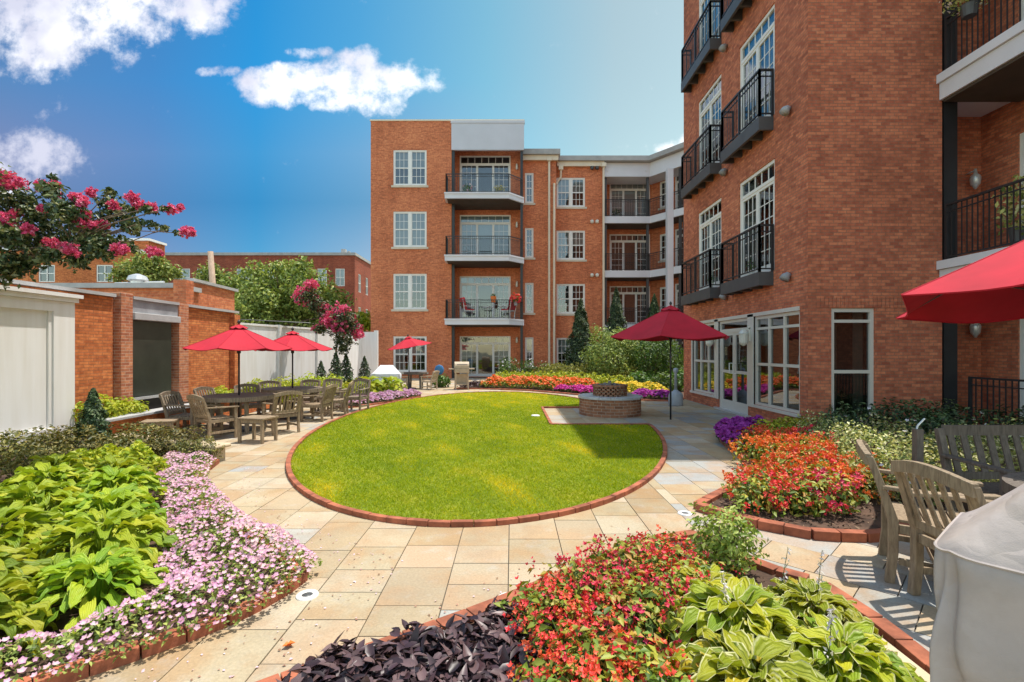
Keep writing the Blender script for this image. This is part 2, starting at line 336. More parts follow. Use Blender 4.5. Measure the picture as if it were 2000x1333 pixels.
def canopy_mat(name, c, trans=0.3, crease=0.0, dirt=None):
    m, t, b = newmat(name); o = nd(t, 'ShaderNodeTexCoord').outputs['Object']
    col = mixc(t, 0.35, (*c, 1), noise(t, 2.5, 5, o), 'OVERLAY')
    if dirt: col = mixc(t, ramp(t, noise(t, 1.6, 7, o, 0.65), [(0.46, (0,)*3), (0.72, (0.6,)*3)]), col, (*dirt, 1))
    t.links.new(col, b.inputs['Base Color']); b.inputs['Roughness'].default_value = 0.85
    w = noise(t, 220, 2, o); h_ = mth(t, 'MULTIPLY', w, 0.12)
    if crease:
        v = nd(t, 'ShaderNodeTexVoronoi', feature='DISTANCE_TO_EDGE'); v.inputs['Scale'].default_value = 3.2
        ds = nd(t, 'ShaderNodeVectorMath', operation='MULTIPLY_ADD'); n3 = nd(t, 'ShaderNodeTexNoise'); n3.inputs['Scale'].default_value = 2.5; t.links.new(o, n3.inputs[0]); t.links.new(n3.outputs['Color'], ds.inputs[0]); ds.inputs[1].default_value = (0.5,)*3; t.links.new(o, ds.inputs[2]); t.links.new(ds.outputs[0], v.inputs['Vector'])
        h_ = mth(t, 'ADD', h_, mth(t, 'MULTIPLY', mth(t, 'MINIMUM', v.outputs['Distance'], 0.12), 9.0*crease)); h_ = mth(t, 'ADD', h_, mth(t, 'MULTIPLY', noise(t, 5, 4, o), 2.0*crease))
    bump(t, b, h_, 0.5, 0.012)
    tr = nd(t, 'ShaderNodeBsdfTranslucent'); t.links.new(col, tr.inputs[0]); ms = nd(t, 'ShaderNodeMixShader'); ms.inputs[0].default_value = trans
    t.links.new(b.outputs[0], ms.inputs[1]); t.links.new(tr.outputs[0], ms.inputs[2]); t.links.new(ms.outputs[0], t.nodes['Material Output'].inputs[0]); return m
M['canopy'] = canopy_mat('canopy', (0.46, 0.008, 0.026), 0.0)
M['cover'] = canopy_mat('cover', (0.42, 0.365, 0.345), 0.0, 0.6, (0.27, 0.22, 0.16))
M['cover_white'] = canopy_mat('cover_white', (0.78, 0.78, 0.80), 0.1)
# ---------------------------------------------------------------- foliage generators
def np_mesh(name, V_, F_, mat, rnd=None, uv=None, smooth=False):
    """V_ (n,3) floats, F_ (m,k) ints with one k, rnd per vertex, uv per vertex"""
    me = bpy.data.meshes.new(name); V_ = np.asarray(V_, dtype=np.float32); F_ = np.asarray(F_, dtype=np.int32)
    m_, k_ = F_.shape
    me.vertices.add(len(V_)); me.vertices.foreach_set('co', V_.ravel())
    me.loops.add(m_*k_); me.loops.foreach_set('vertex_index', F_.ravel())
    me.polygons.add(m_); me.polygons.foreach_set('loop_start', np.arange(0, m_*k_, k_, dtype=np.int32))
    if smooth: me.polygons.foreach_set('use_smooth', np.ones(m_, dtype=bool))
    if rnd is not None:
        a = me.attributes.new('rnd', 'FLOAT', 'POINT'); a.data.foreach_set('value', np.asarray(rnd, dtype=np.float32))
    if uv is not None:
        l = me.uv_layers.new(name='UVMap'); l.data.foreach_set('uv', np.asarray(uv, dtype=np.float32)[F_.ravel()].ravel())
    me.materials.append(mat); me.update(calc_edges=True); return me
def unit(a): return a/np.maximum(np.linalg.norm(a, axis=1, keepdims=True), 1e-9)
def leaf_arrays(P, Nr, size, asp=0.5, fold=0.12, rnd=None, flat=None, T=None):
    n = len(P); Nr = unit(Nr)
    if T is None: T = RNG.normal(size=(n, 3))
    T = unit(T - (T*Nr).sum(1, keepdims=True)*Nr); B = np.cross(Nr, T)
    s = np.broadcast_to(np.asarray(size, dtype=float), (n,))[:, None]
    v = np.stack([P - T*s*0.5, P - B*s*asp*0.5 + Nr*s*fold + T*s*0.05, P + T*s*0.5 - Nr*s*0.10, P + B*s*asp*0.5 + Nr*s*fold + T*s*0.05], 1).reshape(-1, 3)
    i = np.arange(n)[:, None]*4
    f = np.concatenate([i + np.array([[0,1,2]]), i + np.array([[0,2,3]])], 0)
    r = RNG.random(n) if rnd is None else rnd
    return v, f, np.repeat(r, 4)
def flower_arrays(P, Nr, size, rnd, petals=5, cup=0.25, notch=0.72, ctr=0.0):
    n = len(P); Nr = unit(Nr); T = RNG.normal(size=(n, 3)); T = unit(T - (T*Nr).sum(1, keepdims=True)*Nr); B = np.cross(Nr, T)
    s = np.broadcast_to(np.asarray(size, dtype=float), (n,))[:, None]; k = petals*2
    vs = [P]; 
    for j in range(k):
        a = 2*math.pi*j/k; rr = (1.0 if j % 2 == 0 else notch)*0.5
        vs.append(P + (T*math.cos(a) + B*math.sin(a))*s*rr + Nr*s*cup*(0.9 + 0.5*RNG.random((n, 1)))*(0.6 if j % 2 else 1))
    v = np.stack(vs, 1).reshape(-1, 3); i = np.arange(n)[:, None]*(k+1)
    f = np.concatenate([i + np.array([[0, 1+j, 1+(j+1) % k]]) for j in range(k)], 0)
    r = np.repeat(rnd[:, None], k+1, 1); r[:, 0] = ctr
    return v, f, r.ravel()
def cat(parts):
    vs, fs, rs = [], [], []; o = 0
    for v, f, r in parts: vs.append(v); fs.append(f+o); rs.append(r); o += len(v)
    return np.concatenate(vs), np.concatenate(fs), np.concatenate(rs)
def ell_pts(n, c, r, fill=0.35, jit=0.12, zmin=None, lump=0.18, seed=None):
    """points in the outer shell of a lumpy ellipsoid, with outward normals"""
    d = unit(RNG.normal(size=(n, 3))); ph = RNG.random(6)*6.28
    l = 1 + lump*(np.sin(d[:,0]*5+ph[0])*np.sin(d[:,1]*5+ph[1]) + 0.6*np.sin(d[:,2]*7+ph[2]+d[:,0]*4)) 
    rad = (1 - fill*RNG.random(n)**1.6)*l + RNG.normal(size=n)*jit*0.4
    p = d*rad[:, None]*np.array(r) + np.array(c); nr = unit(d/np.array(r))
    if zmin is not None: k = p[:,2] > zmin; p, nr = p[k], nr[k]
    return p, nr
def in_poly(pts, poly):
    x, y = pts[:,0], pts[:,1]; ins = np.zeros(len(pts), bool); j = len(poly)-1
    for i in range(len(poly)):
        xi, yi = poly[i]; xj, yj = poly[j]
        c = ((yi > y) != (yj > y)) & (x < (xj-xi)*(y-yi)/((yj-yi) or 1e-9)+xi); ins ^= c; j = i
    return ins
def sample_poly(poly, n):
    a = np.array(poly); lo, hi = a.min(0), a.max(0); out = []; c = 0
    while c < n:
        p = lo + RNG.random((n*2, 2))*(hi-lo); p = p[in_poly(p, poly)]; out.append(p); c += len(p)
    return np.concatenate(out)[:n]
def edge_dist(p, poly):
    a = np.array(poly); b = np.roll(a, -1, 0); d = np.full(len(p), 9.0)
    for i in range(len(a)):
        e = b[i]-a[i]; t = np.clip(((p-a[i])@e)/(e@e+1e-12), 0, 1); q = a[i]+t[:,None]*e; d = np.minimum(d, np.linalg.norm(p-q, axis=1))
    return d
def bumpy(p, s=3.0):
    return (np.sin(p[:,0]*s*1.3+1)*np.sin(p[:,1]*s+2) + 0.6*np.sin(p[:,0]*s*2.7+p[:,1]*s*1.9))/1.6
def jn(n, up=(0,0,1), k=0.6): return unit(np.array(up) + RNG.normal(size=(n, 3))*k)

# leaf and petal materials
M['lf_hosta'] = attr_leaf('lf_hosta', [(0, (0.16, 0.27, 0.018)), (0.45, (0.30, 0.40, 0.02)), (1, (0.52, 0.52, 0.035))], 0.5, 0.3, vein=True)
M['lf_hosta_var'] = attr_leaf('lf_hosta_var', [(0, (0.20, 0.30, 0.018)), (0.6, (0.38, 0.41, 0.02)), (1, (0.56, 0.48, 0.025))], 0.5, 0.3, uvmargin=(0.62, 0.60, 0.28), vein=True)
M['lf_mid'] = attr_leaf('lf_mid', [(0, (0.035, 0.085, 0.018)), (0.5, (0.08, 0.16, 0.025)), (1, (0.17, 0.26, 0.04))])
M['lf_lime'] = attr_leaf('lf_lime', [(0, (0.20, 0.30, 0.02)), (0.5, (0.42, 0.46, 0.03)), (1, (0.62, 0.60, 0.06))], 0.5, 0.35)
M['lf_lime2'] = attr_leaf('lf_lime2', [(0, (0.14, 0.22, 0.03)), (0.5, (0.30, 0.38, 0.06)), (1, (0.55, 0.58, 0.16))])
M['lf_dark'] = attr_leaf('lf_dark', [(0, (0.02, 0.045, 0.02)), (0.5, (0.05, 0.09, 0.035)), (0.85, (0.11, 0.17, 0.06)), (1, (0.25, 0.30, 0.14))], 0.5, 0.2)
M['lf_tree'] = attr_leaf('lf_tree', [(0, (0.10, 0.16, 0.035)), (0.5, (0.25, 0.33, 0.07)), (1, (0.50, 0.54, 0.15))], 0.5, 0.3)
M['lf_azalea'] = attr_leaf('lf_azalea', [(0, (0.06, 0.08, 0.022)), (0.5, (0.15, 0.14, 0.03)), (1, (0.30, 0.24, 0.06))], 0.5, 0.2)
M['lf_purple'] = attr_leaf('lf_purple', [(0, (0.022, 0.011, 0.013)), (0.5, (0.07, 0.036, 0.042)), (1, (0.19, 0.12, 0.115))], 0.42, 0.1, spec=0.5)
M['lf_begonia'] = attr_leaf('lf_begonia', [(0, (0.07, 0.13, 0.02)), (0.4, (0.20, 0.28, 0.03)), (0.8, (0.44, 0.42, 0.06)), (1, (0.50, 0.24, 0.05))], 0.5, 0.25)
M['lf_cream'] = attr_leaf('lf_cream', [(0, (0.10, 0.15, 0.04)), (0.3, (0.28, 0.33, 0.08)), (0.65, (0.60, 0.58, 0.20)), (1, (0.80, 0.74, 0.42))], 0.5, 0.3)
M['lf_crape'] = attr_leaf('lf_crape', [(0, (0.02, 0.045, 0.018)), (0.5, (0.07, 0.10, 0.035)), (0.85, (0.18, 0.20, 0.08)), (1, (0.36, 0.34, 0.20))], 0.4, 0.2)
M['fl_pink'] = attr_leaf('fl_pink', [(0, (0.85, 0.78, 0.45)), (0.12, (0.72, 0.50, 0.54)), (0.45, (0.66, 0.37, 0.55)), (1, (0.56, 0.20, 0.47))], 0.6, 0.3)
M['fl_red'] = attr_leaf('fl_red', [(0, (0.85, 0.16, 0.05)), (0.5, (0.82, 0.05, 0.07)), (1, (0.85, 0.07, 0.16))], 0.5, 0.25)
M['fl_orange'] = attr_leaf('fl_orange', [(0, (0.88, 0.30, 0.04)), (0.5, (0.86, 0.17, 0.04)), (1, (0.80, 0.10, 0.06))], 0.5, 0.25)
M['fl_magenta'] = attr_leaf('fl_magenta', [(0, (0.75, 0.10, 0.42)), (0.5, (0.62, 0.03, 0.36)), (1, (0.42, 0.02, 0.36))], 0.6, 0.25)
M['fl_purple'] = attr_leaf('fl_purple', [(0, (0.50, 0.08, 0.44)), (0.5, (0.34, 0.025, 0.32)), (1, (0.20, 0.015, 0.24))], 0.6, 0.25)
M['fl_yellow'] = attr_leaf('fl_yellow', [(0, (0.80, 0.50, 0.03)), (1, (0.88, 0.74, 0.08))], 0.6, 0.25)
M['fl_crape'] = attr_leaf('fl_crape', [(0, (0.82, 0.10, 0.18)), (0.5, (0.85, 0.08, 0.20)), (0.8, (0.88, 0.26, 0.38)), (1, (0.90, 0.58, 0.62))], 0.6, 0.3)
M['fl_white'] = attr_leaf('fl_white', [(0, (0.7, 0.6, 0.65)), (1, (0.85, 0.82, 0.85))], 0.6, 0.3)
M['grass'] = attr_leaf('grass', [(0, (0.15, 0.24, 0.006)), (0.45, (0.37, 0.42, 0.008)), (1, (0.85, 0.58, 0.02))], 0.8, 0.45, spec=0.15)

def hosta_mesh(name, mat, R_=0.5, H_=0.42, n=34, lw=0.13, ll=0.26, seed=1, wave=0.02):
    rg = random.Random(seed); VS = []; FS = []; RN = []; UV = []; nu, nv = 5, 7; o = 0
    for i in range(n):
        tier = i/n                                # 0 = inner upright, 1 = outer drooping
        a = i*2.39996 + rg.uniform(-0.3, 0.3); L_ = ll*(0.75+0.4*rg.random()); w = lw*(0.8+0.35*rg.random())
        r0 = R_*(0.10+0.62*tier**0.8)*rg.uniform(0.85, 1.1); z0 = H_*(1.0-0.62*tier**1.3)*rg.uniform(0.88, 1.08)
        pitch = 0.75 - 1.25*tier + rg.uniform(-0.2, 0.2); droop = rg.uniform(0.7, 1.3)
        ca, sa = math.cos(a), math.sin(a); tilt = rg.uniform(-0.35, 0.35); rn = min(1, max(0, rg.gauss(0.5, 0.25)))
        # spine
        x, z = r0, z0; sp_ = []; ang = pitch
        for v in range(nv):
            sp_.append((x, z, ang)); ang -= droop/nv; x += L_/(nv-1)*math.cos(ang); z += L_/(nv-1)*math.sin(ang)
        for v in range(nv):
            t = v/(nv-1); wd = w*(math.sin(math.pi*min(1, (t*0.93+0.07))**0.72))**0.75 if t < 1 else 0.0
            x, z, ang = sp_[v]
            for u in range(nu):
                s = (u-2)/2; nx, nz = -math.sin(ang), math.cos(ang)
                lift = abs(s)**1.4*wd*0.45 + wave*math.sin(t*9+s*3+i)*abs(s)
                lx = x + nx*lift - abs(s)*L_*0.10*(1-t)**2*2; ly = s*wd; lz = z + nz*lift + s*tilt*wd
                VS.append((lx*ca - ly*sa, lx*sa + ly*ca, max(lz, 0.015))); RN.append(rn); UV.append((s, t))
        for v in range(nv-1):
            for u in range(nu-1): FS.append((o+v*nu+u, o+v*nu+u+1, o+(v+1)*nu+u+1, o+(v+1)*nu+u))
        o += nu*nv
        # petiole as a narrow blade
        x, z, _ = sp_[0]; rb = 0.03
        for (px_, pz_) in ((rb, 0.0), (x*0.55, z*0.75), (x, z+0.002)):
            for s in (-1, 1, -1, 1, 0): pass
            VS.append((px_*ca + 0.006*sa, px_*sa - 0.006*ca, pz_)); VS.append((px_*ca - 0.006*sa, px_*sa + 0.006*ca, pz_)); RN += [rn*0.5]*2; UV += [(0.3, 0)]*2
        FS += [(o, o+1, o+3, o+2), (o+2, o+3, o+5, o+4)]; o += 6
    return np_mesh(name, VS, FS, mat, RN, UV, smooth=True)

def mound_leaves(n, r, h, size, asp=0.55, k=0.55, fill=0.5, z0=0.0):
    p, nr = ell_pts(n*2, (0, 0, z0), (r, r, h), fill=fill, zmin=0.02, lump=0.12)
    p, nr = p[:n], nr[:n]; nn = unit(nr + np.array([0, 0, 0.5]) + RNG.normal(size=p.shape)*k)
    return leaf_arrays(p, nn, size*(0.7+0.6*RNG.random(len(p))), asp)

def strip_mass(name, poly, h, n, leaf, lsize, fl, fsize, nf, label, cat_, z0=0.03, petals=5, asp=0.6, kind='stuff', cup=0.25, und=0.3, ctr=0.0, edge=0.25, rndpow=1.0, parent=None):
    """a bedding mass: leaves through its volume, flowers over its top; returns leaf object + flowers as part"""
    root = empty(name, (0, 0, 0)) if False else None
    p = sample_poly(poly, n); e = np.clip(edge_dist(p, poly)/edge, 0, 1)**0.6
    hz = h*(0.35+0.65*e)*(1+und*bumpy(p, 6)); z = z0 + hz*(1-0.75*RNG.random(len(p))**2)
    P = np.column_stack([p, z]); v, f, r = leaf_arrays(P, jn(len(P), k=0.7), lsize*(0.7+0.6*RNG.random(len(P))), asp)
    o = link(name, np_mesh(name, v, f, leaf, r)); tag(o, label, cat_, kind=kind)
    if nf:
        p = sample_poly(poly, int(nf*1.3)); keep = RNG.random(len(p)) < 0.75+0.35*bumpy(p, 4.0); p = p[keep][:nf]
        e = np.clip(edge_dist(p, poly)/edge, 0, 1)**0.6; hz = h*(0.35+0.65*e)*(1+und*bumpy(p, 6))
        P = np.column_stack([p, z0+hz*(1.02+0.1*RNG.random(len(p)))])
        # patches of deeper and paler bloom
        rr = np.clip(RNG.random(len(p))**rndpow*0.7+0.25*(bumpy(p, 2.2)+1)/2+0.08, 0, 1)
        v, f, r = flower_arrays(P, jn(len(P), up=(0, -0.25, 1), k=0.45), fsize*(0.75+0.5*RNG.random(len(P))), rr, petals, cup, ctr=ctr)
        link('flowers', np_mesh('flowers', v, f, fl, r), o)['kind'] = 'stuff'
    return o

# ---------------------------------------------------------------- ground, paving, lawn, beds
def struct(o): o['kind'] = 'structure'; return o
gm = MB(); gm.add([(-2500,-300,-0.05),(2500,-300,-0.05),(2500,3500,-0.05),(-2500,3500,-0.05)], [(0,1,2,3)])
struct(gm.build('ground', M['ground']))
jm = MB(); jm.add([(-10,-2,-0.012),(12,-2,-0.012),(12,30,-0.012),(-10,30,-0.012)], [(0,1,2,3)])
struct(jm.build('paving_bed', M['joint']))
def clip_poly(poly, a, b, c):
    """keep a*x+b*y<=c"""
    out = []
    for i in range(len(poly)):
        p, q = poly[i], poly[(i+1) % len(poly)]; dp = a*p[0]+b*p[1]-c; dq = a*q[0]+b*q[1]-c
        if dp <= 0: out.append(p)
        if dp*dq < 0: t = dp/(dp-dq); out.append((p[0]+t*(q[0]-p[0]), p[1]+t*(q[1]-p[1])))
    return out
def stones(xr, yr, rot, origin, clips, cw=(0.38, 0.43), sl=(0.34, 0.66)):
    rg = random.Random(5+int(rot*10)); V_ = []; F_ = []; C_ = []; x = xr[0]; c, s = math.cos(rot), math.sin(rot)
    while x < xr[1]:
        w = rg.choice([0.385, 0.41, 0.41, 0.40]) if rot == 0 else rg.choice([0.36, 0.42, 0.46]); y = yr[0] - rg.random()*0.5
        while y < yr[1]:
            l = rg.choice([0.32, 0.40, 0.46, 0.52, 0.62]); g = 0.0035
            q = [(x+g, y+g), (x+w-g, y+g), (x+w-g, y+l-g), (x+g, y+l-g)]
            q = [(origin[0]+c*a-s*b, origin[1]+s*a+c*b) for a, b in q]
            for cl in clips:
                if q: q = clip_poly(q, *cl)
            cx_ = origin[0]+c*(x+w/2)-s*(y+l/2); cy_ = origin[1]+s*(x+w/2)+c*(y+l/2)
            rv = rg.random()
            pg = 0.07 + 0.25*(cx_ > 1.6) + 0.08*(cy_ > 6) + 0.3*(rot != 0)
            val = rg.uniform(0.72, 1.0) if rv < pg else rg.uniform(0.0, 0.62)
            if len(q) > 2:
                b0 = len(V_); zt = rg.uniform(-0.0012, 0.0012); n_ = len(q)
                V_ += [(a, b, zt) for a, b in q] + [(a, b, -0.01) for a, b in q]; F_.append(tuple(range(b0, b0+n_)))
                F_ += [(b0+i, b0+n_+i, b0+n_+(i+1) % n_, b0+(i+1) % n_) for i in range(n_)]; C_ += [val]*(2*n_)
            y += l
        x += w
    return V_, F_, C_
def stone_mat():
    m, t, b = newmat('flagstone'); a = nd(t, 'ShaderNodeAttribute', attribute_name='rnd'); P = pos(t)
    c = ramp(t, a.outputs['Fac'], [(0, (0.42, 0.31, 0.18)), (0.15, (0.46, 0.365, 0.225)), (0.3, (0.37, 0.28, 0.17)), (0.45, (0.48, 0.395, 0.26)), (0.62, (0.42, 0.345, 0.225)), (0.7, (0.42, 0.38, 0.30)), (0.85, (0.38, 0.37, 0.33)), (1, (0.34, 0.345, 0.335))])
    off = nd(t, 'ShaderNodeVectorMath', operation='MULTIPLY_ADD'); t.links.new(a.outputs['Color'], off.inputs[0]); off.inputs[1].default_value = (37, 53, 11); t.links.new(P, off.inputs[2])
    cloud = noise(t, 2.6, 6, off.outputs[0], 0.6); streak = noise(t, 5, 5, off.outputs[0], 0.7); fine = noise(t, 60, 4, P); wide = noise(t, 0.7, 4, P)
    c = mixc(t, ramp(t, cloud, [(0.45, (0,)*3), (0.60, (0.5,)*3)]), c, (0.42, 0.235, 0.10, 1))
    c = mixc(t, ramp(t, streak, [(0.55, (0,)*3), (0.75, (0.35,)*3)]), c, (0.46, 0.45, 0.42, 1))
    c = mixc(t, 0.35, c, ramp(t, wide, [(0.3, (0.36,)*3), (0.7, (0.62,)*3)]), 'OVERLAY'); c = mixc(t, 0.3, c, fine, 'OVERLAY')
    gr = ramp(t, noise(t, 0.9, 7, P, 0.7), [(0.50, (0,)*3), (0.68, (0.42,)*3)]); c = mixc(t, gr, c, (0.24, 0.19, 0.13, 1))
    hsv = nd(t, 'ShaderNodeHueSaturation'); t.links.new(c, hsv.inputs['Color']); wn = nd(t, 'ShaderNodeTexWhiteNoise', noise_dimensions='1D'); t.links.new(mth(t, 'MULTIPLY', a.outputs['Fac'], 917.0), wn.inputs['W']); t.links.new(mth(t, 'MULTIPLY_ADD', wn.outputs['Value'], 0.22, 0.88), hsv.inputs['Value']); t.links.new(mth(t, 'MULTIPLY_ADD', wn.outputs['Value'], -0.25, 1.05), hsv.inputs['Saturation']); c = hsv.outputs[0]
    spots = ramp(t, noise(t, 16, 3, off.outputs[0]), [(0.70, (0,)*3), (0.76, (0.5,)*3)]); c = mixc(t, spots, c, (0.22, 0.13, 0.07, 1))
    t.links.new(c, b.inputs['Base Color']); b.inputs['Roughness'].default_value = 0.78; b.inputs['Specular IOR Level'].default_value = 0.3
    bump(t, b, mth(t, 'ADD', fine, mth(t, 'MULTIPLY', streak, 2.0)), 0.35, 0.004); return m
M['flagstone'] = stone_mat()
# the right-hand terrace is laid diagonally: the line between (1.6,4.45) and right
SEAM = [(0.0, -1.0, -4.45)]  # y>=4.45
def add_stones(name, parts):
    VV, FF, CC = [], [], []
    for V_, F_, C_ in parts:
        o = len(VV); VV += V_; FF += [tuple(i+o for i in f) for f in F_]; CC += C_
    me = bpy.data.meshes.new(name); me.from_pydata(VV, [], FF); a = me.attributes.new('rnd', 'FLOAT', 'POINT'); a.data.foreach_set('value', CC)
    me.materials.append(M['flagstone']); me.update(); return struct(link(name, me))
main = stones((-9.4, 2.3), (0.4, 27), 0, (-0.315-0.0, 0), [(1, 0, 1.705)])
mainR = stones((0, 8.5), (4.3, 27), 0, (1.705, 0), [(0, -1, -4.3)])
diag = stones((-4, 9), (-9, 9), R(45), (1.75, 3.4), [(-1, 0, -1.705), (0, 1, 4.3), (0, -1, -0.6), (1, 0, 6.5)])
add_stones('paving', [main, mainR, diag])

# lawn
LC = (-0.5, 11.1); LA, LBb = 3.35, 6.78
NOT = dict(x=0.8, y0=10.05, y1=13.1)
def ellp(a, b, t): return (LC[0]+a*math.cos(t), LC[1]+b*math.sin(t))
def in_notch(x, y, m=0): return x > NOT['x']-m and NOT['y0']-m < y < NOT['y1']+m
def lawn_outline(s=0.0, n=160):
    pts = [ellp(LA-s, LBb-s, 2*math.pi*i/n) for i in range(n)]
    out = []
    for p in pts:
        if not in_notch(*p, m=s): out.append(p)
        else:
            if not out or out[-1] is not None: out.append(None)
    # rotate so the gap comes last
    if None in out:
        k = out.index(None); out = [q for q in out[k+1:]+out[:k] if q]
    else: out = [q for q in out if q]
    out += [(out[-1][0], NOT['y0']-s), (NOT['x']-s, NOT['y0']-s), (NOT['x']-s, NOT['y1']+s), (out[0][0], NOT['y1']+s)]
    return out
lp = lawn_outline(0.05)
lm = MB(); lm.prism(lp, -0.03, 0.022)
def lawn_mat():
    m, t, b = newmat('lawn'); P = pos(t)
    c = ramp(t, noise(t, 1.1, 5, P), [(0.3, (0.13, 0.19, 0.010)), (0.5, (0.22, 0.27, 0.012)), (0.7, (0.36, 0.32, 0.02))])
    c = mixc(t, 0.5, c, noise(t, 70, 3, P), 'OVERLAY'); t.links.new(c, b.inputs['Base Color']); b.inputs['Roughness'].default_value = 0.9; bump(t, b, noise(t, 90, 2, P), 0.8, 0.02); return m
lawn = struct(lm.build('lawn', lawn_mat()))
def edge_bricks(name, paths, label, h=0.075, w=0.095, L_=0.2, z0=-0.01, cat_='edging', across=False):
    rg = random.Random(len(name)*3+int(paths[0][0][0]*10)); mb = MB()
    for path in paths:
        pts = [Vector((x, y)) for x, y in path]; seg = []; 
        # resample
        cum = [0]
        for a, b in zip(pts, pts[1:]): cum.append(cum[-1]+(b-a).length)
        n = max(1, round(cum[-1]/L_)); 
        def at(d):
            for i in range(len(cum)-1):
                if d <= cum[i+1] or i == len(cum)-2: return pts[i].lerp(pts[i+1], (d-cum[i])/max(1e-6, cum[i+1]-cum[i]))
        for i in range(n):
            a = at(cum[-1]*i/n); b = at(cum[-1]*(i+1)/n); d = (b-a)
            if d.length < 1e-4: continue
            dn = d.normalized(); g = 0.003; jz = rg.uniform(-0.0025, 0.0025); tl = rg.uniform(-0.002, 0.002)
            mb.bar((a.x+dn.x*g, a.y+dn.y*g, z0+h/2+jz), (b.x-dn.x*g, b.y-dn.y*g, z0+h/2+jz+tl), w*rg.uniform(0.97, 1.03), h)
    o = mb.build(name, M['edging'], bevel=0.004); return tag(o, label, cat_)
full = lawn_outline(0.0); 
edge_bricks('lawn_edging', [full+[full[0]]], 'curved red brick edging around the oval lawn', h=0.058, w=0.062)
# grass blades
def lawn_pts(n, power):
    p = sample_poly(lp, n); return p
P2 = sample_poly(lawn_outline(0.028), 420000); dist = np.linalg.norm(P2, axis=1); keep = RNG.random(len(P2)) < np.clip((5.2/dist)**1.6, 0.12, 1); P2 = P2[keep]
n = len(P2); base = np.column_stack([P2, np.full(n, 0.02)]); hh = 0.016+0.02*RNG.random(n); dirn = RNG.normal(size=(n, 2))*0.9
dd = np.linalg.norm(P2, axis=1); wd = 0.0035*np.clip(dd/5, 1, 3.2); a = RNG.random(n)*6.28; side = np.column_stack([np.cos(a), np.sin(a), np.zeros(n)])*wd[:, None]
tip = base + np.column_stack([dirn*hh[:, None], hh]); Vg = np.stack([base-side, base+side, tip], 1).reshape(-1, 3); Fg = np.arange(n*3).reshape(-1, 3)
patch = (bumpy(P2*np.array([0.55, 0.4]), 2.0)+1)/2; dry = np.clip((P2[:,1]-12)/8, 0, 1)
patch2 = (bumpy(P2*np.array([1.0, 1.0]), 7.0)+1)/2
worn = np.clip(bumpy(P2*np.array([0.9, 0.55])+3.1, 2.6)-0.35, 0, 1)
rv = np.clip(0.50*RNG.random(n)**1.3+0.20*patch+0.15*patch2+1.3*worn*RNG.random(n)+0.45*dry*(P2[:,0] < 1.2)-0.05, 0, 1)
tag(link('grass', np_mesh('grass', Vg, Fg, M['grass'], np.repeat(rv, 3))), 'short bright green grass filling the oval lawn', 'grass', kind='stuff')

# planting beds
def soil(name, poly, z=0.035):
    mb = MB(); mb.prism(poly, -0.03, z); o = mb.build('soil', M['soil']); return struct(o)
EL1 = [(-2.95, 1.35), (-2.12, 2.29), (-1.85, 2.53), (-1.62, 2.78), (-1.47, 3.05), (-1.42, 3.32)]
EL2 = [(-1.42, 3.32), (-1.8, 3.72), (-2.3, 4.12), (-2.94, 4.7), (-3.5, 5.4), (-3.85, 6.05), (-4.05, 6.72)]
LBED = EL1 + EL2[1:] + [(-6.3, 7.75), (-9, 7.75), (-9, 1.35)]
soil('soil', LBED)
edge_bricks('bed_edging', [EL1, EL2], 'brick edging of the pink petunia bed at lower left', h=0.07)
EC1 = [(-1.5, 1.85), (-0.95, 2.27), (-0.54, 2.55), (-0.2, 2.80), (0.2, 3.12), (0.66, 3.55), (1.1, 3.86), (1.5, 4.0)]
EC2 = [(1.5, 4.0), (1.62, 3.72), (1.72, 3.40), (1.93, 3.20)]
EC3 = [(1.97, 3.12), (2.01, 2.75), (2.0, 2.36), (1.9, 1.7)]
CBED = EC1 + EC2[1:] + EC3 + [(-1.5, 1.2)]
soil('soil', CBED)
edge_bricks('bed_edging', [EC1, EC2, EC3], 'brick edging round the pointed bed at bottom centre', h=0.085)
ER1 = [(5.3, 9.75), (4.6, 9.55), (3.85, 9.1), (3.5, 8.1), (3.36, 7.2), (3.05, 6.3), (2.72, 5.8), (2.28, 5.25), (1.8, 4.76)]
ER2 = [(1.8, 4.76), (2.1, 4.32), (2.46, 4.05), (2.8, 3.98), (3.1, 4.03), (3.5, 4.3), (5, 4.5), (8.9, 4.6)]
RBED = ER1 + ER2[1:] + [(8.9, 9.0), (5.45, 9.0), (5.4, 9.7)]
soil('soil', RBED)
edge_bricks('bed_edging', [ER1, ER2], 'brick edging of the orange begonia bed beside the right building', h=0.085)
EF = [(-2.3, 19.5), (-1.2, 19.3), (-0.3, 19.05), (0.6, 18.6), (1.5, 17.7), (2.3, 16.8), (3.1, 15.8), (3.9, 15.05), (4.8, 14.75), (5.3, 15.3)]
FBED = EF + [(5.4, 15.75), (9.3, 15.75), (9.3, 27), (5.5, 28.4), (0.7, 28.1), (0.5, 24.5), (-1.6, 22.2)]
soil('soil', FBED)
edge_bricks('bed_edging', [EF], 'brick edging of the long flower bed beyond the lawn', h=0.06)
EM = [(-4.5, 13.0), (-4.1, 13.45), (-3.75, 14.2), (-3.4, 15.1), (-3.05, 16.3), (-3.3, 17.2)]
MBED = EM + [(-4.0, 18.4), (-6.5, 20.5), (-7.3, 23.8), (-8.9, 16.3), (-7.3, 13.4), (-6.2, 14.2), (-5.0, 13.6)]
soil('soil', MBED)
edge_bricks('bed_edging', [EM], 'brick edging of the hosta bed behind the dining tables', h=0.06)
soil('soil', [(-7.15, 7.9), (-6.55, 7.85), (-6.55, 13.0), (-7.15, 13.0)], 0.38)
